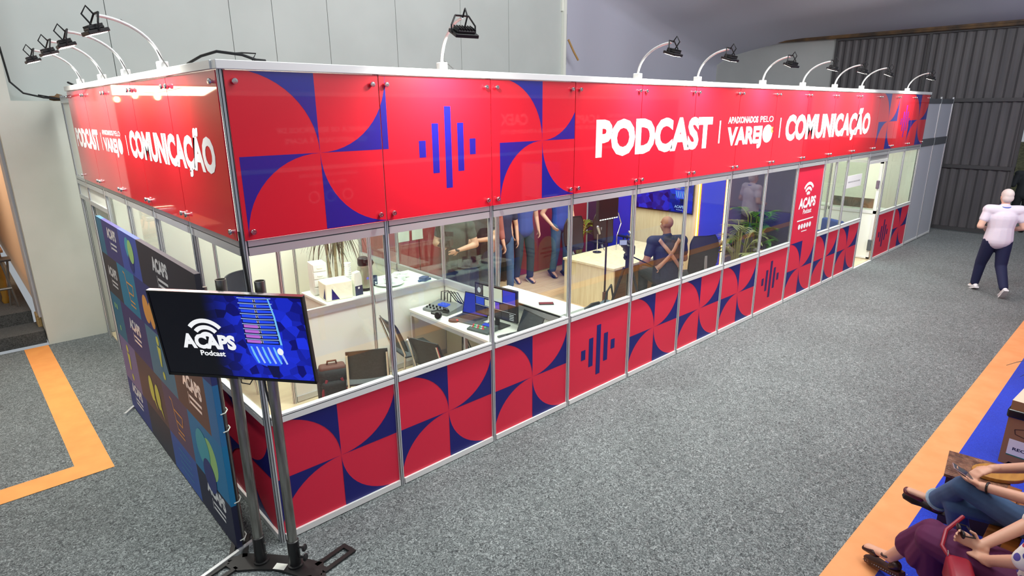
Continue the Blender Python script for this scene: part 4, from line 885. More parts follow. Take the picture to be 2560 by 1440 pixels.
for z in (.19, .285): m.flat(rect(-.288, z, .288, z+.004), (0, -.0222, 0), FX, FZ)
for k in range(4): m.flat(rect(.2, .115+k*.018, .26, .122+k*.018), (0, -.0222, 0), FX, FZ)
m.flat(disc(-.23, .36, .025, .03), (0, -.0223, 0), FX, FZ); mo.part('picture_lines', m, glow('lines', (226, 230, 232), .9), sc)
mx = T('audio_mixer', 'grey audio mixer with knobs and looped cables at the far end of the desk', 'mixer', (2.66, 1.62, D0), rad(-80))
m = MB(); m.prism([(-.14, 0), (.14, 0), (.14, .07), (-.14, .03)], (-.19, 0, 0), (0, 1, 0), FZ, (.38, 0, 0)); mx.part('mixer_body', m, mat('mixer_grey', (120, 124, 122), .5, .2), bevel=.004); m = MB(); m.box((-.06, -.02, .052), (.06, .06, .072)); mx.part('blue_display', m, glow('mixer', (70, 110, 255), 1))
for i in range(6):
    for j in range(2): m = MB(); m.cyl((-.15+i*.055, -.06-j*.045, .035-j*.01), (-.15+i*.055, -.06-j*.045, .062-j*.01), .01, 8); mx.part('knob', m, BLK)
m = MB()
for k in range(4): m.tube([(-.14+k*.05, .12, .06), (-.16+k*.05, .15, .16), (-.1+k*.05, .2, .17), (.0+k*.04, .22, .06), (.1, .25, .01)], .006, 6)
mx.part('cable_loop', m, BLKM, smooth=True)
hp = T('headphones', 'black headphones lying on the desk in front of the mixer', 'headphones', (2.50, 1.42, D0), rad(20))
for s in (-1, 1): 
    m = MB(); m.lathe([(.03, 0), (.042, .008), (.042, .03), (.03, .038), (0, .036)], (s*.06, 0, .042), 16, 0, Matrix.Rotation(rad(70*s), 3, 'Y')); hp.part('ear_cup', m, BLK, smooth=True)
m = MB(); m.tube([(-.07, 0, .05), (-.06, .10, .05), (0, .14, .05), (.06, .10, .05), (.07, 0, .05)], .009, 8); hp.part('headband', m, BLK, smooth=True)
ms = T('computer_mouse', 'dark mouse with a red light on the production desk', 'mouse', (2.50, 1.22, D0), rad(30)); m = MB(); m.ell((0, 0, .012), (.034, .058, .026)); ms.part('mouse_shell', m, mat('mouse_brown', (70, 44, 44), .4), smooth=True); m = MB(); m.ell((0, -.045, .025), (.01, .012, .008)); ms.part('red_light', m, glow('mouse', (255, 30, 40), 3))
sw_ = T('video_switcher', 'small video switcher with lit buttons in front of the monitor', 'switcher', (2.56, .80, D0), rad(-80)); m = MB(); m.prism([(-.09, 0), (.09, 0), (.09, .055), (-.09, .02)], (-.14, 0, 0), (0, 1, 0), FZ, (.28, 0, 0)); sw_.part('switcher_body', m, mat('switcher_green_grey', (62, 74, 72), .5), bevel=.004)
for i in range(8):
    for j in range(2): m = MB(); yy = -.05+j*.035; m.box((-.12+i*.022, yy, .03+j*.007), (-.104+i*.022, yy+.018, .040+j*.007)); sw_.part('button', m, glow('button%d' % ((i+j) % 3), ((235, 240, 235), (250, 90, 90), (100, 230, 140))[(i+j) % 3], .9))
m = MB(); m.box((-.02, .02, .048), (.10, .075, .056)); sw_.part('display', m, glow('switch', (60, 90, 240), 1))
m = MB()
for k in range(5): m.tube([(2.45+.02*k, 1.0+.03*k, .69), (2.48+.03*k, 1.05, .45), (2.56, 1.2-.06*k, .18), (2.6-.03*k, 1.0-.08*k, .03), (2.5, .7-.05*k, .02)], .007, 6)
m.tube([(2.52, .55, .02), (2.5, .48, .2), (2.54, .5, .28), (2.56, .44, .1), (2.6, .5, .02)], .006, 6); single('desk_cables', 'tangle of black cables hanging under the production desk', 'cables', m, BLKM, True)
ph = T('smartphone', 'smartphone lying on the white ledge of the low partition', 'phone', (3.10, .40, .991), rad(50)); m = MB(); m.rbox((-.038, -.078, 0), (.038, .078, .009), .004); ph.part('phone_body', m, BLK); m = MB(); m.box((-.034, -.072, .009), (.034, .072, .0094)); ph.part('phone_screen', m, mat('dark_red_screen', (120, 50, 60), .15))
cb = T('camera_bag', 'dark camera bag with a looped strap beside the front window', 'bag', (3.95, .36, .70), rad(12)); m = MB(); m.rbox((-.34, -.12, 0), (.0, .12, .10), .03, seg=3); m.rbox((-.02, -.10, 0), (.30, .10, .08), .03, seg=3); cb.part('bag_body', m, mat('slate_bag', (74, 92, 104), .7), smooth=True); m = MB(); m.tube([(.1, 0, .07), (.16, .0, .22), (.30, .02, .26), (.36, .02, .1), (.34, .02, .03)], .012, 8); m.tube([(-.36, .02, .02), (-.3, .05, .10), (-.1, .06, .12), (.06, .05, .1)], .016, 8); cb.part('strap', m, BLKM, smooth=True)
sb = T('side_bench', 'low white table under the camera bag beside the front window', 'table', (3.95, .36, 0), 0); m = MB(); m.rbox((-.5, -.2, .67), (.5, .2, .70), .005); sb.part('table_top', m, WHP)
for sx in (-1, 1):
    for sy in (-1, 1): m = MB(); m.box((sx*.46-.02, sy*.16-.02, .018), (sx*.46+.02, sy*.16+.02, .67)); sb.part('leg', m, ALU)

# ------------------------------------------------------------------ inside the studio
st = T('studio_table', 'pale wood studio table with closed sides and a microphone on top', 'table', (6.5, 1.95, .018), 0)
m = MB(); m.rbox((-.9, -.50, .665), (.95, .50, .70), .004); st.part('table_top', m, WOODL); m = MB(); m.box((-.88, -.48, 0), (-.85, .48, .665)); st.part('end_panel', m, WOODL); m = MB(); m.box((.88, -.48, 0), (.91, .48, .665)); st.part('end_panel', m, WOODL); m = MB(); m.box((-.85, .44, 0), (.88, .47, .665)); st.part('front_panel', m, WOODL)
oc = office_chair('studio_chair', 'black studio chair behind the table, left one', 6.45, 2.72, rad(180), .04, 'office chairs around the studio table', True)
copyof(oc, (7.2, 2.72, 0), rad(172), 'black studio chair behind the table, right one beside the blue panel')
copyof(oc, (6.72, .86, 0), rad(-25), 'empty black mesh chair at the right end of the studio table by the light strip')
sq = T('round_stool', 'black round stool under the seated bald man', 'stool', (6.12, .92, .018), 0); m = MB(); m.lathe([(.15, .40), (.19, .42), (.19, .455), (.15, .465), (0, .465)], n=24); sq.part('seat', m, BLK, smooth=True); m = MB(); m.lathe([(.2, 0), (.19, .02), (.03, .04), (.03, .40)], n=20); sq.part('pedestal', m, CHROME, smooth=True)
mc = T('table_microphone', 'silver microphone on a bent stand with a round base on the studio table', 'microphone', (6.25, 2.3, .719), 0)
m = MB(); m.lathe([(.07, 0), (.07, .012), (.02, .018), (0, .018)], n=22); mc.part('round_base', m, BLK, smooth=True); m = MB(); m.cyl((0, 0, .015), (0, 0, .30), .008, 8); mc.part('stem', m, CHROME)
m = MB(); m.caps((-.03, -.02, .42), (.07, .02, .30), .024, .02); mc.part('mic_capsule', m, mat('mic_silver', (170, 172, 176), .35, .8), smooth=True); m = MB(); m.tube([(.07, .02, .3), (.13, .02, .26), (.16, .0, .05), (.16, -.02, .01)], .005, 6); mc.part('cable', m, BLKM)
m = MB(); m.tube([(6.62, 2.2, .72), (6.62, 2.2, .95), (6.72, 2.2, 1.15), (6.66, 2.22, 1.32), (6.5, 2.25, 1.36)], .009, 8); single('microphone_arm', 'thin silver bent microphone arm rising from the studio table', 'arm', m, CHROME, True)
tp = T('camera_tripod', 'black video tripod standing in the studio by the front window', 'tripod', (4.93, .72, .018), 0)
for k in range(3):
    a = k*2*pi/3+.6; m = MB(); m.tube([(.05*cos(a), .05*sin(a), .98), (.22*cos(a), .22*sin(a), .5), (.40*cos(a), .40*sin(a), .0)], .016, 8, radii=[.018, .016, .012]); tp.part('leg', m, BLK, smooth=True)
m = MB(); m.cyl((0, 0, .9), (0, 0, 1.10), .035, 14); m.lathe([(.05, 1.08), (.06, 1.10), (.06, 1.15), (.04, 1.17)], n=16); m.cyl((-.08, 0, 1.12), (.08, 0, 1.12), .02, 10); tp.part('fluid_head', m, BLK); m = MB(); m.tube([(.04, .02, 1.13), (.2, -.16, 1.02), (.26, -.22, .98)], .009, 8); tp.part('pan_handle', m, BLK, smooth=True)
vc = T('video_camera', 'black video camera with a small flip-out screen on the studio tripod', 'camera', (4.93, .72, 1.19), rad(-40))
m = MB(); m.rbox((-.05, -.14, 0), (.05, .12, .12), .015); m.rbox((-.02, -.1, .12), (.02, .08, .15), .006); vc.part('camera_body', m, BLK, smooth=True); m = MB(); m.lathe([(.045, 0), (.045, .10), (.055, .12), (.05, .13), (0, .12)], (0, .12, .06), 18, 0, Matrix.Rotation(rad(-90), 3, 'X')); vc.part('lens', m, BLK, smooth=True)
m = MB(); m.tube([(0, -.10, .15), (0, -.08, .20), (0, .1, .20), (0, .12, .15)], .012, 8); vc.part('top_handle', m, BLK, smooth=True); m = MB(); m.rbox((-.15, -.11, .12), (-.05, -.10, .19), .004); f_ = vc.part('flip_screen', m, BLK); m = MB(); m.box((-.145, -.1115, .125), (-.055, -.1105, .185)); vc.part('screen_picture', m, glow('viewfinder', (190, 190, 230), 1), f_); m = MB(); m.caps((.03, -.02, .22), (.03, .14, .24), .016, .016); vc.part('shotgun_microphone', m, mat('mic_silver', (170, 172, 176), .35, .8), smooth=True)
ls = T('light_stand', 'thin black stand in front of the studio table, its dark panel modelled from a reflection', 'stand', (4.60, .82, .018), 0)
m = MB(); m.tube([(0, 0, .04), (0, 0, 1.1), (0, 0, 1.62)], .012, 8, radii=[.014, .012, .009]); ls.part('pole', m, mat('stand_brown', (44, 30, 24), .4)); 
for k in range(3): a = k*2*pi/3; m = MB(); m.tube([(0, 0, .42), (.30*cos(a), .30*sin(a), .01)], .009, 6); ls.part('leg', m, BLK)
m = MB(); m.rbox((-.02, -.02, .55), (.05, .02, .70), .006); ls.part('battery_box', m, mat('brown_box', (84, 46, 38), .5)); m = MB(); m.rbox((-.19, -.02, 1.62), (.19, .03, 1.92), .01); h_ = ls.part('reflection_panel', m, BLKM); m = MB()  # panel and its bright row are a window reflection built as a solid part
for k in range(8): m.box((-.17+k*.045, -.024, 1.63), (-.14+k*.045, -.0205, 1.642))
ls.part('reflected_lights', m, glow('reflected_row', (255, 255, 250), 2), h_)
wt = T('wall_television', 'wide wall screen with a blue microphone picture above the studio table', 'television', (7.96, 2.27, 1.56), 0)
wt.root.rotation_mode = 'QUATERNION'; wt.root.rotation_quaternion = Matrix((V((0,-1,0)), V((0,0,1)), V((-1,0,0)))).transposed().to_quaternion()
frame_parts(wt, 1.24, .72, d=.02); m = MB(); m.flat(rect(-.61, -.34, .61, .35), (0,0,0), PXx, PYy); s_ = wt.part('screen', m, screenmat('wall_picture', 'wall')); micro(wt, s_, .36, .22, .34, -.12); m = MB(); text(m, 'ACAPS', O1, PXx, PYy, .26, .44, -.27, .045, .03); text(m, 'Podcast', O1, PXx, PYy, .30, .42, -.31, .02, .02); wt.part('picture_lettering', m, G_LB, s_)
# palms
def palm_leaf(mb, base, d, L, droop, nl, ll, w, mi=0):
    base = V(base); d = V(d).normalized(); side0 = d.cross(V((0,0,1))).normalized(); pts = [base+d*L*t+V((0,0,-droop*t*t)) for t in [i/8 for i in range(9)]]
    mb.tube(pts, .006, 5, 1, [.008-.0007*i for i in range(9)])
    for k in range(nl):
        t = .25+.75*k/nl; i = min(int(t*8), 7); p = pts[i].lerp(pts[i+1], t*8-i); fwd = (pts[i+1]-pts[i]).normalized(); sd = fwd.cross(V((0,0,1))).normalized(); l = ll*(1-abs(t-.55)*.9)
        for s in (-1, 1):
            e = p+(sd*s*.85+fwd*.55+V((0,0,-.25))).normalized()*l; q = (e-p).cross(V((0,0,1))).normalized()*w
            mb.add([p-q*.4, p.lerp(e, .5)-q+V((0,0,.01)), e, p.lerp(e, .5)+q+V((0,0,.01)), p+q*.4], [(0,1,2,3,4)], mi)
def palm(name, label, x, y, n, L, z0, cols, pot, spread=.9, grp=None, ll=.26):
    t = T(name, label, 'plant', (x, y, .018), 0, grp); lm = mat(name+'_leaf', cols[0], .5, var=(6, cols[1], 2)); sm = mat(name+'_stalk', cols[2], .6)
    if pot: m = MB(); m.lathe([(.13, 0), (.18, .3), (.185, .32), (.165, .32), (.155, .27), (0, .26)], n=24); t.part('pot', m, pot, smooth=True)
    for k in range(n):
        a = k*2.4+x; e = .5+1.1*((k*7) % 5)/4; m = MB(); b = (.04*cos(a), .04*sin(a), .26); h = z0*(.55+.45*((k*3) % 4)/3)
        top = (b[0]+.1*cos(a)*h, b[1]+.1*sin(a)*h, .26+h); m.tube([b, (b[0]+.03*cos(a), b[1]+.03*sin(a), .26+h*.5), top], .008, 6, 1); palm_leaf(m, top, (cos(a)*spread, sin(a)*spread, e), L*(.75+.25*((k*5) % 3)/2), L*.55, 13, ll, .016); t.part('frond', m, [lm, sm], smooth=False)
    return t
palm('studio_palm', 'yellow green palm behind the left studio chair', 7.25, 3.55, 11, .55, .55, ((150, 158, 50), (96, 122, 40), (186, 178, 80)), mat('terracotta', (150, 84, 60), .8), .5)
palm('window_palm', 'bright green palm behind the front window left of the red ACAPS panel', 7.68, .42, 18, .44, 1.05, ((96, 150, 32), (40, 92, 34), (120, 130, 50)), mat('white_pot', (226, 226, 220), .5), .6, ll=.24)
palm('drying_palm', 'pale drying palm behind the front window right of the light strips', 7.14, .36, 17, .40, .95, ((182, 182, 128), (120, 124, 70), (150, 146, 90)), mat('white_pot', (226, 226, 220), .5), .7, ll=.22)

# ------------------------------------------------------------------ small room at the right end
m = MB(); m.box((10.04, -.009, 1.60), (10.74, -.006, 1.81)); o = single('paper_sign', 'white paper sign taped inside the right room window', 'sign', m, WHT); mm = MB(); text(mm, 'RESERVADO PARA REUNIÕES', (0, 0, 0), FX, FZ, -.28, .28, .09, .022, .01); k = link('lettering', mm.mesh('lettering', mat('grey_print', (120, 122, 124), .6)), o); k.location = (0, -.0022, 0)
lc = T('lounge_chair', 'small blue and orange upholstered chair inside the right room window', 'chair', (11.2, .72, .012), rad(60)); UB = mat('blue_upholstery', (58, 82, 158), .8); UO = mat('orange_upholstery', (238, 146, 70), .8)
m = MB(); m.rbox((-.26, -.26, .20), (.26, .26, .42), .04, seg=3); lc.part('seat', m, UO, smooth=True); m = MB(); m.rbox((-.26, -.30, .38), (.26, -.18, .82), .04, seg=3); lc.part('backrest', m, UB, smooth=True)
for sx in (-1, 1):
    m = MB(); m.rbox((sx*.27-.04, -.26, .20), (sx*.27+.04, .24, .56), .03, seg=3); lc.part('armrest', m, UB, smooth=True)
    for sy in (-1, 1): m = MB(); m.cyl((sx*.2, sy*.2, 0), (sx*.2, sy*.2, .2), .018, 8); lc.part('leg', m, BLK)
palm('dry_branch_plant', 'thin dry grey palm in the right room window', 10.35, 1.1, 9, .5, .9, ((150, 146, 112), (112, 110, 84), (140, 130, 100)), mat('white_pot', (226, 226, 220), .5), .6)
m = MB()
vs = []; 
for i in range(13):
    for j in range(9): u, v = i/12, j/8; vs.append((11.0+.36*u+.03*sin(j*1.3), 1.9+.05*sin(u*9+v*3), 1.62-.42*v*(1-.25*sin(u*pi))-.06*sin(u*7)))
m.add(vs, [(i*9+j, (i+1)*9+j, (i+1)*9+j+1, i*9+j+1) for i in range(12) for j in range(8)]); m.v += [(x, y+.02, z) for x, y, z in vs]; nb_ = len(vs); m.f += [tuple(nb_+q for q in f[::-1]) for f in m.f[:96]]; m.m += [0]*96
single('draped_cloth', 'crumpled beige cloth hanging in the right room', 'cloth', m, mat('beige_cloth', (168, 160, 136), .9), True)
wc = T('white_sideboard', 'white cabinet with objects on top in the right room', 'cabinet', (11.2, 2.2, .012), 0); m = MB(); m.rbox((-.6, -.3, 0), (.6, .3, .95), .006); wc.part('cabinet_body', m, WHP)
m = MB(); m.lathe([(.05, 0), (.05, .16), (.02, .2), (.02, .24), (0, .24)], (11.25, 2.05, .962), 16); single('spray_bottle', 'white bottle on the sideboard in the right room', 'bottle', m, WHT, True)
wp = T('wide_picture', 'wide dark picture leaning behind the glazed door of the right room', 'picture', (12.75, .75, .92), rad(-90)); m = MB(); m.rbox((-.42, -.012, 0), (.42, .012, .2), .004); wp.part('picture_board', m, mat('dark_picture', (58, 62, 58), .4, var=(4, (140, 96, 70), 3)))
sh = T('side_counter', 'white counter under the wide dark picture', 'counter', (12.85, .75, .012), 0); m = MB(); m.box((-.15, -.6, 0), (.15, .8, .88)); m.box((-.17, -.62, .88), (.17, .82, .908)); sh.part('counter_body', m, WHP)

# ------------------------------------------------------------------ side room on the left
wt2 = T('wooden_table', 'brown wooden table with a turned yellow leg in the side doorway', 'table', (-1.4, 7.6, .34), 0); WB = mat('brown_table', (160, 104, 56), .5, var=(3, (138, 84, 44), 4, (1, 6, 6)))
m = MB(); m.rbox((-.75, -.55, .74), (.56, .9, .78), .008); wt2.part('table_top', m, WB); m = MB(); m.box((-.7, -.5, .62), (.52, -.47, .74)); m.box((.5, -.5, .62), (.53, .85, .74)); wt2.part('apron', m, WB)
for x, y in ((.47, -.42), (.47, .8), (-.66, -.42)): m = MB(); m.lathe([(.035, 0), (.05, .04), (.035, .1), (.055, .35), (.06, .48), (.035, .54), (.055, .56), (.055, .66)], (x, y, 0), 14); wt2.part('leg', m, mat('yellow_leg', (176, 130, 44), .5), smooth=True)
cf = T('chafing_dish', 'silver chafing dish standing on the brown table in the side room', 'dish', (-1.25, 7.35, 1.121), 0)
m = MB(); m.rbox((-.26, -.18, .14), (.26, .18, .22), .02); cf.part('pan', m, CHROME, smooth=True); m = MB(); m.rbox((-.27, -.19, .22), (.27, .19, .36), .08, seg=4); cf.part('lid', m, CHROME, smooth=True)
for sx in (-1, 1):
    for sy in (-1, 1): m = MB(); m.tube([(sx*.22, sy*.15, .15), (sx*.25, sy*.17, 0)], .012, 8); cf.part('leg', m, CHROME)
fs_ = T('folding_stand', 'folding grey metal frame with a dark top in front of the brown table', 'table', (-1.15, 6.9, .34), 0); m = MB(); m.rbox((-.5, -.12, .66), (.36, .12, .69), .006); fs_.part('table_top', m, mat('dark_board', (60, 52, 48), .4))
m = MB(); m.tube([(.25, -.08, .66), (.33, -.08, 0)], .014, 8); m.tube([(.33, .08, .66), (.25, .08, 0)], .014, 8); m.tube([(-.4, -.08, .28), (.30, -.08, .28)], .02, 8); fs_.part('frame', m, mat('grey_tube', (120, 116, 110), .4, .5))

# ------------------------------------------------------------------ right foreground: bin, low table, bench
KR = mat('kraft_card', (150, 112, 74), .8); INK = mat('brown_ink', (64, 40, 24), .7)
bi = T('cardboard_bin', 'brown cardboard recycling bin labelled NÃO RECICLÁVEL with a black liner', 'bin', (4.92, -3.26, .006), rad(-4))
m = MB(); m.prism([(0, 0), (.05, 0), (.07, .03), (.33, .03), (.35, 0), (.40, 0), (.40, .45), (0, .45)], (0, 0, 0), (0, -1, 0), FZ, (.38, 0, 0)); bi.part('bin_body', m, KR)
m = MB(); m.rbox((-.02, -.42, .43), (.40, .02, .50), .01); vs = m.v; m.v = [(x+.012*sin(y*40), y+.01*sin(x*50), z+.008*sin(x*30+y*26)) for x, y, z in vs]; bi.part('bin_liner', m, mat('black_bag', (16, 16, 18), .25)); m = MB(); m.box((.0, -.40, .49), (.38, 0, .58)); bi.part('bin_lid', m, KR)
m = MB(); m.flat(rect(.0, -.40, .38, 0), (0, 0, .5805), FX, (0, 1, 0)); l_ = bi.part('lid_top', m, mat('pale_card', (222, 208, 184), .8)); m = MB(); m.flat(disc(.19, -.2, .09), (0, 0, .581), FX, (0, 1, 0)); bi.part('lid_hole', m, BLKM, l_)
BX2 = (0, -1, 0); m = MB(); m.flat([(.04, .10), (.32, .10), (.32, .085), (.38, .085), (.38, .24), (.04, .24)], (-.0015, 0, 0), BX2, FZ); l_ = bi.part('paper_label', m, WHP); m = MB(); m.flat([(.04, .09), (.30, .09), (.30, .10), (.04, .10)], (-.0016, 0, 0), BX2, FZ); bi.part('green_edge', m, mat('label_green', (40, 120, 90), .6), l_)
m = MB(); text(m, 'NÃO', (-.002, 0, 0), BX2, FZ, .15, .25, .185, .026, .03); text(m, 'RECICLÁVEL', (-.002, 0, 0), BX2, FZ, .075, .345, .145, .026, .03); bi.part('lettering', m, mat('navy_ink', (24, 26, 60), .6), l_)
m = MB()
for p in stroke([(.06, .33), (.07, .29), (.14, .275), (.2, .29), (.26, .27), (.34, .29)], .006)+stroke([(.06, .33), (.14, .355), (.2, .38), (.3, .37), (.38, .39)], .006)+stroke([(.18, .31), (.26, .325), (.33, .33)], .006): m.flat(p, (-.0015, 0, 0), BX2, FZ)
bi.part('hand_drawing', m, INK)
lt = T('low_table', 'low dark wooden box table with a carved copper brown top beside the seated women', 'table', (3.61, -3.12, .006), rad(8))
m = MB(); m.box((.0, -.34, 0), (.36, .0, .38)); lt.part('box_body', m, mat('dark_wood', (50, 30, 22), .5)); m = MB(); m.rbox((-.015, -.36, .38), (.38, .015, .405), .004); lt.part('carved_top', m, mat('carved_copper', (150, 108, 84), .4, .25, var=(14, (92, 60, 46), 3), bump=(22, 1.0, .02)))
m = MB(); m.prism(disc(0, 0, .17, .11, 28, -.9), (3.84, -3.38, .413), FX, (0, 1, 0), (0, 0, .03)); single('wooden_tray', 'oval golden wooden tray on the carved low table', 'tray', m, mat('golden_wood', (184, 134, 56), .45, var=(4, (160, 110, 40), 3, (1, 6, 1))), bevel=.006)
be = T('slatted_bench', 'brown slatted wooden bench under the two seated women', 'bench', (2.85, -3.72, .006), 0); BW = mat('bench_wood', (152, 92, 36), .45, var=(3, (118, 66, 24), 4, (8, .8, 8)))
for k in range(6): m = MB(); m.rbox((-.95, -.26+k*.09, .405), (.85, -.185+k*.09, .43), .004); be.part('slat', m, BW)
for sx in (-.8, .7):
    for sy in (-.2, .2): m = MB(); m.box((sx-.03, sy-.03, 0), (sx+.03, sy+.03, .38)); be.part('leg', m, BW)
    m = MB(); m.box((sx-.03, -.27, .37), (sx+.03, .26, .405)); be.part('cross_bar', m, BW)
# potted plant whose leaf tips reach the right edge
gp = T('floor_plant', 'plant in a yellow pot at the edge of the orange strip', 'plant', (9.75, -3.1, .006), 0); m = MB(); m.lathe([(.14, 0), (.2, .3), (.21, .32), (.18, .32), (0, .28)], n=20); gp.part('pot', m, mat('yellow_pot', (196, 164, 70), .5), smooth=True)
for k in range(12): m = MB(); a = k*2.4; strap(m, (.03*cos(a), .03*sin(a), .28), (cos(a), sin(a), .9), .5, .022, .35); gp.part('leaf', m, mat('plant_green', (60, 92, 44), .5))
m = MB()
for k in range(9): a = k*2.4; strap(m, (6.95, -3.5, .35), (cos(a), sin(a), .35), .58, .02, .3)
m.lathe([(.10, .006), (.14, .35), (.12, .36), (0, .33)], (6.95, -3.5, 0), 16, 1)
single('dark_floor_plant', 'dark narrow leaved plant behind the cardboard bin', 'plant', m, [mat('dark_leaf', (34, 48, 42), .5), BLK])
# outside the gate
hg = T('grass_mound', 'dry grass bank behind a pale kerb outside the gate', 'bank', (24, -1.6, -.01), 0); m = MB(); m.box((-.2, -6, 0), (0, 3, .12)); hg.part('kerb', m, mat('kerb', (190, 188, 172), .8)); m = MB(); m.prism([(0, 0), (6, 0), (6, 1.6), (2, .9), (0, .1)], (0, 3, 0), FX, FZ, (0, -9, 0)); hg.part('bank', m, mat('dry_grass', (120, 118, 84), .95, var=(12, (66, 66, 40), 4), bump=(40, .8, .05)))
cr = T('parked_car', 'dark parked car beyond the grass bank outside the gate', 'car', (31.5, -1.4, 1.2), rad(90)); m = MB(); m.prism([(-2, .3), (-2, .75), (-1.2, .85), (-.7, 1.35), (.9, 1.35), (1.5, .9), (2, .8), (2, .3)], (0, -.8, 0), FX, FZ, (0, 1.6, 0)); cr.part('car_body', m, mat('car_dark', (42, 44, 48), .25, .3), bevel=.05); m = MB(); m.prism([(-1.05, .88), (-.62, 1.28), (.82, 1.28), (1.25, .88)], (0, -.81, 0), FX, FZ, (0, 1.62, 0)); cr.part('windows', m, mat('car_glass', (90, 100, 106), .1))
for sx in (-1.3, 1.3):
    for sy in (-.75, .75): m = MB(); m.cyl((sx, sy-.1, .3), (sx, sy+.1, .3), .32, 18); cr.part('wheel', m, BLK)
    
# ------------------------------------------------------------------ people
def frame(d, ref):
    d = V(d).normalized(); ref = V(ref); n = (ref-d*ref.dot(d)).normalized(); return d, n, d.cross(n)
def hand(mb, wrist, d, palm, side, size=1.0, curl=.5, spread=.5, thumb=.6):
    """palm, four unequal jointed fingers and a thumb; d towards the fingertips, palm = palm normal, side +1/-1 = thumb on +/- cross axis"""
    d, n, s = frame(d, palm); s = s*side; k = size; w = V(wrist)
    c0 = w+d*.02*k; c1 = w+d*.075*k
    mb.caps(c0, c1, .030*k, .040*k, .017*k, .014*k, xd=s)
    mb.caps(w-d*.03*k, w+d*.02*k, .026*k, .028*k, .021*k, .018*k, xd=s)
    for i, (off, L) in enumerate(((.030, .072), (.0105, .080), (-.009, .075), (-.027, .058))):
        b = c1+s*off*k+d*.006*k; a = curl*.75; sp = (1.2-i*.8)*.10*spread
        d1 = (d*cos(a)+n*sin(a)+s*sp).normalized(); d2 = (d*cos(a*2.1)+n*sin(a*2.1)+s*sp*.6).normalized(); d3 = (d*cos(a*2.9)+n*sin(a*2.9)).normalized()
        p1 = b+d1*L*.46*k; p2 = p1+d2*L*.32*k; p3 = p2+d3*L*.22*k
        mb.caps(b, p1, .0088*k, .0082*k, n=8); mb.caps(p1, p2, .0082*k, .0074*k, n=8); mb.caps(p2, p3, .0074*k, .0062*k, n=8)
    b = c0+s*.026*k; d1 = (d*.65+s*.75+n*.35*thumb).normalized(); d2 = (d*.9+s*.15+n*.7*thumb).normalized()
    p1 = b+d1*.040*k; p2 = p1+d2*.032*k; mb.caps(b, p1, .013*k, .010*k, n=9); mb.caps(p1, p2, .010*k, .008*k, n=8)
def head(mb, c, f, u, k=1.0):
    """head with face; c centre, f facing, u up"""
    f, u, s = frame(f, u); c = V(c); R = Matrix((s, f, u)).transposed()
    q = lambda x, y, z: c+R @ (V((x, y, z))*k)
    mb.ell(q(0, -.012, .03), (.076*k, .094*k, .088*k), R=R); mb.ell(q(0, .022, -.045), (.058*k, .068*k, .072*k), R=R)
    mb.ell(q(0, .052, -.092), (.026*k, .024*k, .02*k), 10, 8, R=R); mb.caps(q(0, .085, .005), q(0, .106, -.034), .009*k, .014*k, n=8)
    mb.ell(q(0, .072, .028), (.05*k, .022*k, .014*k), 12, 8, R=R); mb.ell(q(0, .083, -.066), (.022*k, .012*k, .009*k), 10, 6, R=R)
    for e in (-1, 1):
        mb.ell(q(e*.076, -.012, -.008), (.009*k, .022*k, .033*k), 10, 8, R=R); mb.ell(q(e*.040, .055, -.035), (.024*k, .02*k, .022*k), 10, 8, R=R)
    return R, q
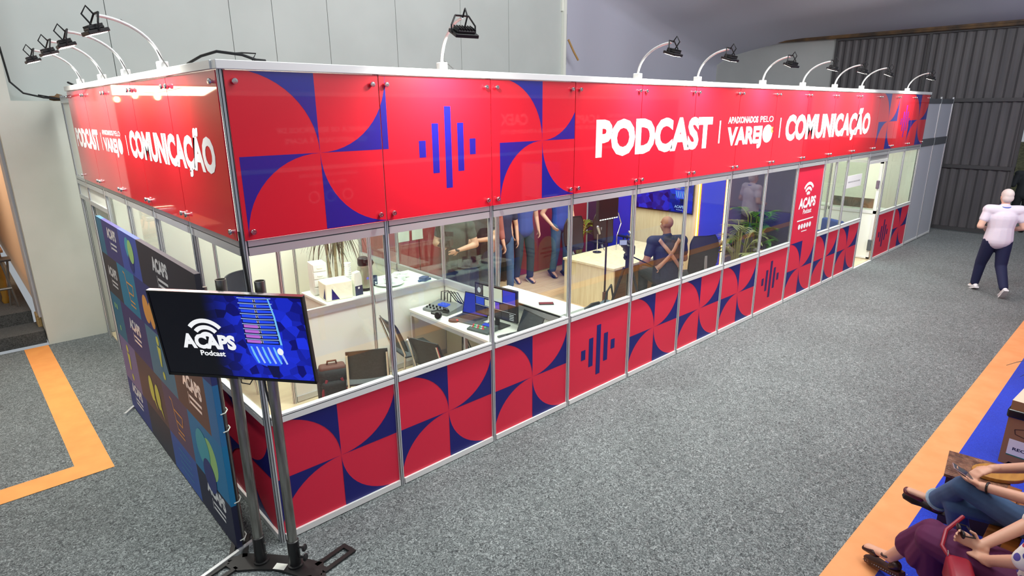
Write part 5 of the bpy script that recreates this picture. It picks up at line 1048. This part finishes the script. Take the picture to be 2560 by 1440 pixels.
def person(name, label, loc, J, skin, shirt, trousers, shoe, hair=None, vox=.010, sleeve=.45, build=1.0, hairlong=0, skirt=None, rz=0, women=False, barefoot=False, facing=(0, 1, 0), hup=(0, 0, 1), hands=None, collar=None, neckline=True):
    t = T(name, label, 'person', loc, rz); P = {k: V(v) for k, v in J.items()}; B = build
    pel, che, nek, hd = P['pelvis'], P['chest'], P['neck'], P['head']; lat = (P['shR']-P['shL']).normalized(); hl = (P['hipR']-P['hipL']).normalized()
    mb = MB()
    mb.caps(pel, pel.lerp(che, .5), .155*B, .135*B, .115*B, .105*B, xd=hl); mb.caps(pel.lerp(che, .45), che, .135*B, .165*B, .105*B, .12*B, xd=lat); mb.caps(che, nek-(nek-che)*.15, .15*B, .06, .105*B, .055, xd=lat)
    mb.caps(nek-(nek-che)*.2, hd+(nek-hd)*.35, .060, .054)
    R, q = head(mb, hd, facing, hup, 1.0)
    for s in 'LR':
        mb.caps(che.lerp(nek, .55), P['sh'+s], .07*B, .062*B); mb.caps(P['sh'+s], P['el'+s], .056*B, .042*B); mb.caps(P['el'+s], P['wr'+s], .042*B, .027); 
        h = (hands or {}).get(s) or dict(d=(P['wr'+s]-P['el'+s]), palm=(lat if s == 'L' else -lat), side=1 if s == 'L' else -1, curl=.5)
        hand(mb, P['wr'+s], h['d'], h['palm'], h.get('side', 1), h.get('size', 1), h.get('curl', .5), h.get('spread', .5), h.get('thumb', .6))
        mb.caps(P['hip'+s], P['kn'+s], .085*B, .058*B); mb.caps(P['kn'+s], P['an'+s], .056*B, .036)
        mb.caps(P['an'+s]+(P['to'+s]-P['an'+s])*-.12, P['to'+s], .034, .030, .030, .018, xd=lat)
    t.data('body', remesh(mb, vox, skin, 3))
    e_ = mat('eye_white', (236, 232, 226), .2); 
    for e in (-1, 1):
        m = MB(); m.ell(q(e*.031, .070, .006), (.0115, .0115, .0115), 10, 8); m.ell(q(e*.031, .0795, .006), (.005, .003, .005), 8, 6, 1); t.part('eye', m, [e_, BLK], smooth=True)
    # shirt
    mb = MB(); g = .014
    mb.caps(pel+(pel-che)*.06, pel.lerp(che, .5), .165*B+g, .145*B+g, .125*B+g, .118*B+g, xd=hl); mb.caps(pel.lerp(che, .45), che, .143*B+g, .168*B+g, .112*B+g, .124*B+g, xd=lat); mb.caps(che, nek-(nek-che)*.30, .155*B+g, .062, .108*B+g, .058, xd=lat)
    for s in 'LR':
        mb.caps(che.lerp(nek, .55), P['sh'+s], .072*B+g, .064*B+g); e = P['sh'+s].lerp(P['el'+s], min(1, sleeve)); mb.caps(P['sh'+s], e, .056*B+.010, .050*B+.010)
        if sleeve > 1.0: mb.caps(P['el'+s], P['el'+s].lerp(P['wr'+s], sleeve-1), .046*B+g, .034+g)
    if collar: mb.caps(nek-(nek-che)*.32, nek-(nek-che)*.02, .072, .066)
    t.data('shirt', remesh(mb, vox, shirt, 3, 'shirt'))
    # trousers or skirt
    mb = MB(); g = .012
    mb.caps(pel+(pel-che)*.05, pel.lerp(che, .22), .160*B+g, .146*B+g, .118*B+g, .112*B+g, xd=hl)
    for s in 'LR':
        mb.caps(P['hip'+s], P['kn'+s], .088*B+g, .062*B+g)
        if not skirt:
            mb.caps(P['kn'+s], P['an'+s].lerp(P['kn'+s], .10), .060*B+g, .050+g)
    if skirt: skirt(mb, P)
    t.data('skirt' if skirt else 'trousers', remesh(mb, vox, trousers, 3, 'skirt' if skirt else 'trousers'))
    if shoe:
        for s in 'LR':
            a, o = P['an'+s], P['to'+s]; d = (o-a); dd = d.normalized(); dn = V((0,0,-1)); dn = (dn-dd*dn.dot(dd)).normalized(); sd = dd.cross(dn); mb = MB()
            mb.caps(a-dd*.055+dn*.028, a+dd*.03+dn*.028, .036, .040, .036, .036, xd=sd); mb.caps(a+dd*.02+dn*.030, o-dd*.01+dn*.008, .040, .042, .034, .024, xd=sd)
            o_ = t.data('shoe', remesh(mb, .008, shoe[0], 3, 'shoe'))
            m = MB(); k = a-dd*.10+dn*.072; pts = [(0, -.03), (.06, -.036), (.15, -.034), (.24, -.042), (.285, -.028), (.295, 0), (.285, .028), (.24, .042), (.15, .034), (.06, .036), (0, .03)]
            L = (d.length+.125)/.295; m.prism([(x*L, y) for x, y in pts], k, dd, sd, dn*-.026); sl = t.part('sole', m, shoe[1], o_)
    if hair:
        mb = MB(); R2 = R; mb.ell(q(0, -.020, .042), (.083, .098, .090), R=R); mb.ell(q(0, -.055, -.01), (.078, .062, .075), R=R)
        if hairlong: mb.caps(q(0, -.075, .0), q(0, -.095, -hairlong), .075, .055, .04, .03, xd=R @ V((1, 0, 0))); [mb.caps(q(e*.075, -.02, .02), q(e*.085, -.02, -hairlong*.8), .028, .024) for e in (-1, 1)]
        me = remesh(mb, .009, hair, 3, 'hair')
        bm = bmesh.new(); bm.from_mesh(me); fdir = R @ V((0, 1, 0)); udir = R @ V((0, 0, 1)); dele = [v for v in bm.verts if (v.co-q(0, 0, 0)).dot(fdir) > .045+.35*max(0, (v.co-q(0, 0, 0)).dot(udir)-.035)]
        bmesh.ops.delete(bm, geom=dele, context='VERTS'); bm.to_mesh(me); bm.free(); t.data('hair', me)
    return t, P, q, R
def stand(h=1.0, arms='down', stride=0, w=1.0, lean=0):
    J = dict(pelvis=(0, 0, .96), chest=(0, .0+lean*.3, 1.30), neck=(0, .0+lean*.5, 1.50), head=(0, .025+lean*.7, 1.645), shL=(-.19*w, lean*.4, 1.43), shR=(.19*w, lean*.4, 1.43), hipL=(-.095, 0, .92), hipR=(.095, 0, .92),
             knL=(-.11, .03+stride*.16, .50), knR=(.11, .03-stride*.06, .50), anL=(-.115, -.02+stride*.30, .085), anR=(.115, -.02-stride*.34, .10+abs(stride)*.06), toL=(-.125, .12+stride*.30, .035), toR=(.125, .12-stride*.36, .035))
    if arms == 'down': J.update(elL=(-.25*w, -.03, 1.15), elR=(.25*w, -.03, 1.15), wrL=(-.25*w, .06, .92), wrR=(.25*w, .06, .92))
    if arms == 'front': J.update(elL=(-.27*w, -.04, 1.16), elR=(.27*w, -.04, 1.16), wrL=(-.10, .22, 1.16), wrR=(.10, .22, 1.16))
    return {k: (v[0]*h, v[1]*h, v[2]*h) for k, v in J.items()}
NAVY = mat('navy_trousers', (20, 28, 66), .8); JEAN = mat('blue_jeans', (58, 86, 124), .85, var=(7, (74, 104, 142), 4)); WSH = mat('white_shirt', (226, 220, 232), .8, bump=(18, .25, .01)); NVS = mat('navy_polo', (26, 34, 66), .8); 
WSHOE = (mat('white_shoe', (232, 232, 234), .5), mat('white_sole', (222, 222, 224), .6)); DSHOE = (mat('dark_shoe', (44, 52, 62), .6), BLK); NSHOE = (mat('navy_trainer', (54, 58, 96), .6), WHP)
# man in white walking away toward the gate
J = stand(.955, 'front', .9, 1.12)
J['wrR'] = (.20, .18, 1.03); J['wrL'] = (-.14, .24, 1.04)
t, P, q, R = person('person', 'grey-haired man in a white short-sleeved shirt and navy trousers walking away along the aisle', (10.92, -2.08, 0), J, SKIN3, WSH, NAVY, WSHOE, mat('white_hair', (222, 212, 206), .7), .012, .55, 1.14, rz=rad(-62), collar=True)
m = MB(); m.tube([V((.075*cos(a), -.005+.07*sin(a), 1.435+.018*sin(a))) for a in [2*pi*k/20 for k in range(21)]], .007, 6); t.part('lanyard', m, mat('blue_lanyard', (50, 96, 200), .6))
# bald man seated in the studio, seen from behind
H0 = .06
J = dict(pelvis=(0, 0, .60), chest=(0, .02, .98), neck=(0, .03, 1.19), head=(-.01, .055, 1.345), shL=(-.215, .02, 1.11), shR=(.215, .02, 1.11), elL=(-.31, -.02, .84), elR=(.29, .05, .84), wrL=(-.30, .20, .76), wrR=(.16, .26, .79), hipL=(-.10, .05, .57), hipR=(.10, .05, .57), knL=(-.16, .47, .56), knR=(.16, .47, .56), anL=(-.17, .44, .12), anR=(.17, .44, .12), toL=(-.18, .58, .05), toR=(.18, .58, .05))
t, P, q, R = person('person', 'bald man in a dark blue shirt with crossed tan straps sitting at the studio table', (6.12, .92, .018), J, SKIN1, mat('dark_blue_shirt', (24, 30, 62), .75), mat('dark_trousers', (34, 40, 44), .8), DSHOE, None, .010, .62, 1.16, rz=rad(-35), facing=(-.47, .88, -.06), collar=True)
TAN = mat('tan_strap', (172, 128, 112), .6)
for a, b, c, d_ in (((-.15, -.02, 1.17), (-.03, -.155, 1.06), (.10, -.19, .93), (.20, -.16, .78)), ((.15, -.02, 1.17), (.05, -.155, 1.07), (-.08, -.19, .90), (-.19, -.16, .72))):
    m = MB(); pts = [V(a), V(b), V(c), V(d_)]; vs = []
    for p in pts: vs += [p+V((-.022, 0, .012)), p+V((.022, 0, -.012) if False else (.0, 0, .034)), p+V((.022, -.006, .012)), p+V((0, -.006, -.02))]
    from mathutils.bvhtree import BVHTree
    sh_ = [c_ for c_ in t.root.children if c_.name.startswith('shirt')][0].data; tree = BVHTree.FromPolygons([v.co.copy() for v in sh_.vertices], [tuple(p_.vertices) for p_ in sh_.polygons]); m = MB(); rows = []
    for i_ in range(25):
        k_ = i_/24; x_ = a[0]+(d_[0]-a[0])*k_; z_ = 1.15+(.70-1.15)*k_; r_ = []
        for w_ in (-.024, .024):
            hit = tree.ray_cast(V((x_+w_*.75, -1, z_+w_*.75*(1 if a[0] < 0 else -1))), V((0, 1, 0)))[0]
            r_.append((hit if hit else V((x_, -.15, z_)))+V((0, -.008, 0)))
        rows += r_
    m.add(rows, [(2*i_, 2*i_+1, 2*i_+3, 2*i_+2) for i_ in range(24)]); o_ = t.part('strap', m, TAN, smooth='all'); so_ = o_.modifiers.new('thick', 'SOLIDIFY'); so_.thickness = .006
# people standing inside the studio
def stander(label, x, y, h, rz, skin, shirt, trous, shoe, hair, hl=0, arms='down', build=1.0, sleeve=.5, women=False):
    return person('person', label, (x, y, .018), stand(h, arms, .12, .95 if women else 1.05), skin, shirt, trous, shoe, hair, .012, sleeve, build, hl, rz=rz)
HBL = mat('blond_hair', (204, 170, 112), .6); HDK = mat('dark_hair', (40, 30, 26), .6)
stander('woman with long blond hair standing in the studio between the window posts', 5.25, 3.45, .96, rad(150), SKIN2, mat('navy_tee', (40, 48, 78), .8), JEAN, DSHOE, HBL, .34, build=.86, women=True)
stander('person in a brick red top and jeans standing just left of the blond woman', 4.72, 3.20, .97, rad(175), SKIN2, mat('brick_top', (164, 100, 92), .85), JEAN, DSHOE, HDK, .0, sleeve=1.5)
stander('person in dark jeans and navy trainers standing in the studio left of centre', 5.88, 3.62, 1.0, rad(165), SKIN2, mat('blue_tee', (52, 74, 150), .8), mat('dark_jeans', (48, 58, 76), .85), NSHOE, HDK)
J = stand(1.02, 'down', .12, 1.05); J['elR'] = (.33, -.10, 1.17); J['wrR'] = (.24, .08, .98)
person('person', 'person in a blue shirt with one hand at the pocket, behind the studio chairs', (6.62, 3.45, .018), J, SKIN2, mat('royal_tee', (40, 72, 160), .8), JEAN, DSHOE, HDK, .012, .5, 1.0, rz=rad(170))
# camera operator behind the glass corner
J = stand(.99, 'front', .1, 1.08); J['elL'] = (-.29, .0, 1.17); J['wrL'] = (-.13, .24, 1.13); J['elR'] = (.29, .02, 1.16); J['wrR'] = (.10, .26, 1.18)
t, P, q, R = person('person', 'camera operator in a dark green shirt holding a rig behind the glass partition', (3.72, 2.72, .018), J, SKIN2, mat('dark_green_tee', (52, 64, 58), .85), mat('black_trousers', (34, 36, 40), .85), DSHOE, HDK, .012, .5, 1.08, rz=rad(120))
cg = T('camera_rig', 'camera on a handheld rig with cables held by the man in dark green', 'camera', (3.72, 2.72, .018), rad(120))
m = MB(); m.rbox((-.08, .27, 1.20), (.06, .40, 1.30), .012); m.lathe([(.035, 0), (.035, .08), (.042, .10), (0, .10)], (-.01, .40, 1.25), 16, 0, Matrix.Rotation(rad(-90), 3, 'X')); cg.part('camera_body', m, BLK); m = MB(); m.tube([(-.16, .27, 1.13), (0, .29, 1.17), (.14, .28, 1.19)], .016, 8); m.cyl((0, .31, .95), (0, .31, 1.2), .02, 10); m.tube([(-.15, .3, 1.1), (-.17, .36, .95), (-.05, .36, .9), (.08, .34, .96)], .008, 6); cg.part('rig_frame', m, BLK); m = MB(); m.rbox((-.07, .24, 1.31), (.05, .255, 1.38), .004); h_ = cg.part('small_monitor', m, BLK); m = MB(); m.box((-.065, .2385, 1.315), (.045, .2398, 1.375)); cg.part('monitor_picture', m, glow('rig', (190, 210, 250), 1.2), h_)
m = MB(); m.tube([(.05, .3, 1.18), (.07, .30, .8), (.10, .26, .4), (.2, .2, .02)], .006, 6); cg.part('cable', m, BLKM)
J = stand(1.0, 'front', .1, 1.0); J['wrL'] = (-.16, .34, 1.17)
person('person', 'person in black standing beside the camera operator with one bare forearm out', (4.28, 2.88, .018), J, SKIN2, mat('black_tee', (40, 44, 48), .85), mat('blue_black_trousers', (34, 42, 66), .85), DSHOE, HDK, .012, .45, 1.0, rz=rad(100))
# man in black outside the gate
J = stand(.98, 'front', .1, 1.0); J['wrL'] = (-.12, .30, 1.32); J['wrR'] = (.14, .32, 1.05)
person('person', 'person in black standing half hidden behind the edge of the gate', (17.6, -1.42, 0), J, SKIN2, mat('black_tee', (40, 44, 48), .85), mat('black_trousers', (34, 36, 40), .85), DSHOE, HDK, .014, 1.4, 1.0, rz=rad(-60))

# two women seated on the bench at the right edge (faces +y)
SK = mat('skin_woman', (214, 164, 138), .5)
J = dict(pelvis=(.06, -.02, .52), chest=(.07, -.06, .88), neck=(.07, -.03, 1.07), head=(.07, .02, 1.21), shL=(-.08, -.05, 1.0), shR=(.23, -.05, 1.0), elL=(-.13, .12, .76), elR=(.27, .16, .78), wrL=(-.10, .355, .725), wrR=(.02, .335, .80),
         hipL=(-.02, .02, .51), hipR=(.14, .02, .51), knL=(-.07, .44, .665), knR=(.02, .47, .47), anL=(.16, .60, .36), anR=(.22, .42, .10), toL=(.12, .745, .395), toR=(.24, .56, .045))
HL = dict(L=dict(d=(.05, 1, .18), palm=(.35, -.05, 1), side=-1, curl=.45, thumb=.5), R=dict(d=(-.75, .62, -.22), palm=(-.2, .1, -1), side=-1, curl=.55, thumb=.9))
W1 = (3.08, -3.74, .006)
t, P, q, R = person('person', 'seated woman in blue jeans with crossed legs and burgundy strap shoes holding a phone', W1, J, SK, mat('dark_top', (40, 44, 72), .8), JEAN, None, mat('brown_hair', (84, 58, 42), .6), .0065, .4, .86, .2, hands=HL)
BUR = mat('burgundy_leather', (84, 26, 32), .35)
def mary_jane(t, a, o, up_, mt, sole_mt, studs=False, clog=False):
    a, o = V(a), V(o); dd = (o-a).normalized(); u_ = V(up_); u_ = (u_-dd*u_.dot(dd)).normalized(); sd = dd.cross(u_); L = (o-a).length
    mb = MB(); mb.caps(o-dd*.075-u_*.012, o+dd*.012-u_*.014, .040, .034, .030, .020, xd=sd)
    t1 = t.data('shoe_toe', remesh(mb, .006, mt, 2, 'shoe_toe'))
    mb = MB(); mb.caps(a-dd*.045-u_*.035, a-dd*.02-u_*.05, .032, .034, .036, .028, xd=sd); t.data('shoe_heel', remesh(mb, .006, mt, 2, 'shoe_heel'))
    m = MB(); th = .045 if clog else .016; k = a-dd*.085-u_*.070; pts = [(0, -.026), (.06, -.032), (.14, -.030), (L+.04, -.042), (L+.095, -.028), (L+.105, 0), (L+.095, .028), (L+.04, .042), (.14, .030), (.06, .032), (0, .026)]
    m.prism(pts, k, dd, sd, -u_*th*.2+u_*.016); 
    if clog: m.prism([(x, y) for x, y in pts], k-u_*.03, dd, sd, u_*.03)
    s_ = t.part('sole', m, sole_mt)
    m = MB(); m.tube([a+u_*.012+sd*.042*cos(b)+dd*(.01+.034*sin(b)) for b in [2*pi*i/18 for i in range(19)]], .007, 6); st_ = t.part('ankle_strap', m, mt); m = MB(); m.rbox(a+u_*.0+sd*.040-V((.01, .01, .012)), a+u_*.0+sd*.040+V((.01, .01, .012)), .003); t.part('buckle', m, CHROME, st_)
    if studs:
        m = MB()
        for i in range(16):
            p = pts[2+(i*8)//16] if False else None
            b = i/15; x = b*(L+.09); 
            for e in (-1, 1): m.ell(k+dd*x+sd*e*(.036)-u_*.012, (.004, .004, .004), 6, 4)
        t.part('studs', m, CHROME, s_, stuff=True)
mary_jane(t, P['anL'], P['toL'], (-.2, -.35, .9), BUR, mat('dark_sole', (38, 26, 24), .6)); mary_jane(t, P['anR'], P['toR'], (0, 0, 1), BUR, mat('dark_sole', (38, 26, 24), .6))
m = MB(); c = P['anL'].lerp(P['knL'], .14); ax = (P['knL']-P['anL']).normalized(); x_ = ax.orthogonal().normalized(); y_ = ax.cross(x_); m.tube([c+(x_*cos(b)+y_*sin(b))*.066 for b in [2*pi*i/20 for i in range(21)]], .011, 6); t.part('turned_up_hem', m, mat('pale_denim', (150, 170, 186), .85))
m = MB(); c = P['wrL']-(P['wrL']-P['elL']).normalized()*.035; ax = (P['wrL']-P['elL']).normalized(); x_ = ax.orthogonal().normalized(); y_ = ax.cross(x_); m.tube([c+(x_*cos(b)+y_*sin(b))*.032 for b in [2*pi*i/16 for i in range(17)]], .006, 6); t.part('wristband', m, BLK)
sp = T('smartphone', 'smartphone with a bright edge held by the woman in jeans', 'phone', V(W1)+V((-.085, .445, .765)), rad(20)); m = MB(); Rr = Matrix.Rotation(rad(28), 3, 'X'); m.rbox((-.036, -.075, -.004), (.036, .075, .004), .004, R=Rr, c=(0,0,0)); sp.part('phone_body', m, mat('phone_silver', (176, 176, 180), .2, .8)); m = MB(); m.box((-.032, -.07, .0042), (.032, .07, .0046), R=Rr, c=(0,0,0)); sp.part('phone_screen', m, mat('phone_glass', (60, 62, 70), .05))
# woman in plum skirt and floral blouse
PLUM = mat('plum_skirt', (84, 14, 66), .8); 
def floral():
    m = bpy.data.materials.new('floral_blouse'); m.use_nodes = True; nt = m.node_tree; b = nt.nodes['Principled BSDF']; L = nt.links; b.inputs['Roughness'].default_value = .8
    tc = nt.nodes.new('ShaderNodeTexCoord'); vo = nt.nodes.new('ShaderNodeTexVoronoi'); vo.inputs['Scale'].default_value = 16; L.new(tc.outputs['Object'], vo.inputs['Vector'])
    r = nt.nodes.new('ShaderNodeValToRGB'); e = r.color_ramp.elements; e[0].position = .0; e[0].color = (1, 1, 1, 1); e[1].position = .42; e[1].color = (0, 0, 0, 1); r.color_ramp.interpolation = 'CONSTANT'; e[1].position = .34; L.new(vo.outputs['Distance'], r.inputs[0])
    s = nt.nodes.new('ShaderNodeSeparateColor'); L.new(vo.outputs['Color'], s.inputs[0]); r2_ = nt.nodes.new('ShaderNodeValToRGB'); r2_.color_ramp.interpolation = 'CONSTANT'; e = r2_.color_ramp.elements; e[0].color = lin((88, 80, 160)); e[1].position = .3; e[1].color = lin((40, 130, 110)); e.new(.55).color = lin((170, 40, 70)); e.new(.75).color = lin((216, 170, 60)); L.new(s.outputs[0], r2_.inputs[0])
    mx = nt.nodes.new('ShaderNodeMix'); mx.data_type = 'RGBA'; mx.inputs[6].default_value = lin((236, 232, 224)); L.new(r.outputs[0], mx.inputs[0]); L.new(r2_.outputs[0], mx.inputs[7]); L.new(mx.outputs[2], b.inputs['Base Color']); return m
J = dict(pelvis=(.0, -.04, .52), chest=(.0, -.10, .87), neck=(.0, -.07, 1.06), head=(.0, -.02, 1.20), shL=(-.16, -.07, .99), shR=(.16, -.07, .99), elL=(-.20, .04, .74), elR=(.21, .06, .75), wrL=(-.10, .19, .60), wrR=(-.02, .235, .615),
         hipL=(-.08, .02, .50), hipR=(.08, .02, .50), knL=(.0, .44, .50), knR=(.075, .46, .53), anL=(.10, .40, .10), anR=(.185, .665, .165), toL=(.12, .54, .045), toR=(.265, .815, .115))
def skirt(mb, P):
    for s in 'LR': mb.caps(P['kn'+s], P['kn'+s].lerp(P['an'+s], .50), .078, .085)
    mb.caps(P['hipL'].lerp(P['hipR'], .5), P['knL'].lerp(P['knR'], .5), .16, .125, .10, .085, xd=(1, 0, 0)); a = P['knL'].lerp(P['knR'], .55); b = P['anL'].lerp(P['anR'], .62); mb.caps(a, a.lerp(b, .42), .115, .125, .07, .075, xd=(1, 0, 0))
HW = dict(R=dict(d=(-.12, .95, .28), palm=(-.9, .1, .35), side=1, curl=.8, thumb=.9), L=dict(d=(.65, .7, -.2), palm=(.2, .1, -1), side=-1, curl=.5))
W2 = (2.52, -3.72, .006)
t, P, q, R = person('person', 'seated woman in a plum skirt and floral blouse with studded dark clogs', W2, J, SK, floral(), PLUM, None, mat('brown_hair', (84, 58, 42), .6), .0065, .95, .90, .25, skirt=skirt, hands=HW)
CLG = mat('black_brown_leather', (48, 24, 22), .3); CLS = mat('clog_wood', (56, 28, 18), .5)
mary_jane(t, P['anR'], P['toR'], (-.1, -.2, 1), CLG, CLS, True, True); mary_jane(t, P['anL'], P['toL'], (0, 0, 1), CLG, CLS, True, True)
sg = T('sunglasses', 'folded dark sunglasses in the hand of the woman in the plum skirt', 'glasses', V(W2)+V((-.035, .325, .675)), rad(30))
for s in (-1, 1): m = MB(); m.ell((s*.03, 0, 0), (.028, .010, .022), 14, 8); sg.part('lens', m, mat('dark_lens', (22, 18, 22), .08), smooth=True)
m = MB(); m.tube([(-.058, 0, .008), (-.055, -.05, .004), (.04, -.055, 0)], .004, 6); m.tube([(.058, 0, .008), (.05, -.045, .004), (-.04, -.05, 0)], .004, 6); m.tube([(-.01, 0, .006), (.01, 0, .006)], .004, 6); sg.part('temple', m, BLK)
hb_ = T('handbag', 'crimson leather handbag with ring and strap on the lap of the woman in plum', 'bag', V(W2)+V((-.24, .25, .50)), rad(20)); RL = mat('crimson_leather', (140, 12, 38), .4); m = MB(); m.rbox((-.12, -.05, -.06), (.12, .07, .09), .03, seg=3); hb_.part('bag_body', m, RL, smooth=True); m = MB(); m.tube([(.10, .05, .07), (.16, .08, .09), (.28, .05, .12), (.40, -.04, .16)], .011, 8); hb_.part('strap', m, RL, smooth=True); m = MB(); m.tube([(.11+.016*cos(b), .06, .085+.016*sin(b)) for b in [2*pi*i/14 for i in range(15)]], .003, 6); hb_.part('ring', m, CHROME)
# ------------------------------------------------------------------ the stand across the aisle, seen only as reflections in the panes and signs
os_ = T('opposite_stand', 'red exhibition stand across the aisle, mirrored in the glossy sign and panes', 'booth', (6, -4.95, 0), world=True)
for k in range(7):
    m = MB(); x = 1.2+k*1.6; m.box((x+.01, -4.98, .06), (x+1.59, -4.95, 2.1)); os_.part('lower_panel', m, mat('opposite_red', (196, 40, 58), .5))
    m = MB(); m.box((x+.01, -4.97, 2.16), (x+1.59, -4.94, 3.14)); os_.part('header_panel', m, mat('opposite_sign_red', (206, 24, 60), .4))
m = MB(); m.box((1.2, -4.98, 2.1), (12.4, -4.94, 2.16)); m.box((1.2, -4.98, 3.14), (12.4, -4.93, 3.2)); os_.part('rail', m, ALUW)
OB, OXX = (0, -4.938, 0), (-1, 0, 0)
m = MB()
for body, x0, x1, z, h in (('CONHEÇA OS BENEFÍCIOS DE', 2.3, 3.85, 2.64, .07), ('SER ASSOCIADO À ACAPS', 2.4, 3.7, 2.49, .07), ('CAEX', 6.5, 7.2, 2.66, .2), ('CENTRAL DE ATENDIMENTO', 6.5, 8.3, 2.50, .07), ('ACAPS', 8.6, 9.4, 2.66, .16), ('TRADE SHOW', 8.6, 9.4, 2.53, .08), ('APAIXONADOS PELO', 9.6, 10.7, 2.76, .07), ('VAREJO', 9.6, 10.7, 2.53, .18)): text(m, body, OB, OXX, FZ, -x1, -x0, z, h, .03)
os_.part('lettering', m, WHT)
m = MB(); text(m, 'GARANTA O SEU ESTANDE', (0, -4.949, 0), OXX, FZ, -3.5, -2.55, 2.0, .05, .02); text(m, 'PARA A FEIRA 2026', (0, -4.949, 0), OXX, FZ, -3.3, -2.7, 1.88, .05, .02)
for x in (2.76, 3.03, 3.31): m.flat(arc(-x, 1.7, .07, .09, 0, 360, 24), (0, -4.949, 0), OXX, FZ)
os_.part('lettering', m, WHT)
tt = T('printed_totem', 'square printed totem, white and blue with green arches, mirrored in the studio glass', 'totem', (6.81, -4.19, .006), 0)
TW = mat('totem_lilac', (226, 220, 240), .5); TBL = mat('totem_blue', (30, 58, 170), .5); TG = mat('totem_green', (176, 222, 170), .5)
m = MB(); m.box((-.25, -.24, 0), (.25, .24, 2.0)); tt.part('totem_body', m, TBL); m = MB(); m.flat(rect(-.24, 0, .24, 2.0), (-.2515, 0, 0), (0, -1, 0), FZ); tt.part('white_face', m, TW)
for o, ux in (((-.253, 0, 0), (0, -1, 0)), ((0, .2415, 0), (-1, 0, 0))):
    m = MB(); m.flat(rect(-.24, .0, .24, .42), o, ux, FZ); m.flat(arc(0, .42, 0, .24, 0, 180, 20), o, ux, FZ); tt.part('green_arch', m, TG)
    o2 = (o[0]*1.008, o[1]*1.008, 0); m = MB(); m.flat(rect(-.19, 1.30, .19, 1.44), o2, ux, FZ); tt.part('logo_plate', m, WHT); o3 = (o[0]*1.012, o[1]*1.012, 0)
    m = MB(); text(m, 'ACAPS', o3, ux, FZ, -.16, .16, 1.34, .07, .04); text(m, 'DESENVOLVENDO', o3, ux, FZ, -.15, .15, .42, .03, .02); text(m, 'GRANDES LÍDERES', o3, ux, FZ, -.19, .19, .34, .035, .03); text(m, 'DO VAREJO', o3, ux, FZ, -.11, .11, .27, .03, .02); tt.part('lettering', m, mat('navy_ink', (24, 26, 60), .6))
    m = MB(); m.flat(rect(-.12, 1.22, .12, 1.29), o3, ux, FZ); tt.part('blue_tab', m, BLUL); m = MB(); text(m, 'JOVEM', (o[0]*1.016, o[1]*1.016, 0), ux, FZ, -.10, .10, 1.235, .04, .02); tt.part('lettering', m, WHT)
# string of warm bulbs in the side room
sl = T('string_lights', 'string of round warm bulbs hanging in the side room, mirrored in the side sign', 'lights', (-2.5, 9, 3.0), world=True); BU = mat('warm_bulb', (255, 214, 150), .4, emit=(255, 206, 140), es=16)
for r in range(2):
    pts = [(-1.9-.5*r, 7.2+k*1.6, 3.25+.16*r-.05*(k % 2)) for k in range(8)]; m = MB(); m.tube([(x, y, z+.06) for x, y, z in pts], .006, 5); sl.part('wire', m, BLK)
    for p in pts: m = MB(); m.ell(p, (.055, .055, .065), 12, 8); sl.part('bulb', m, BU, smooth=True)
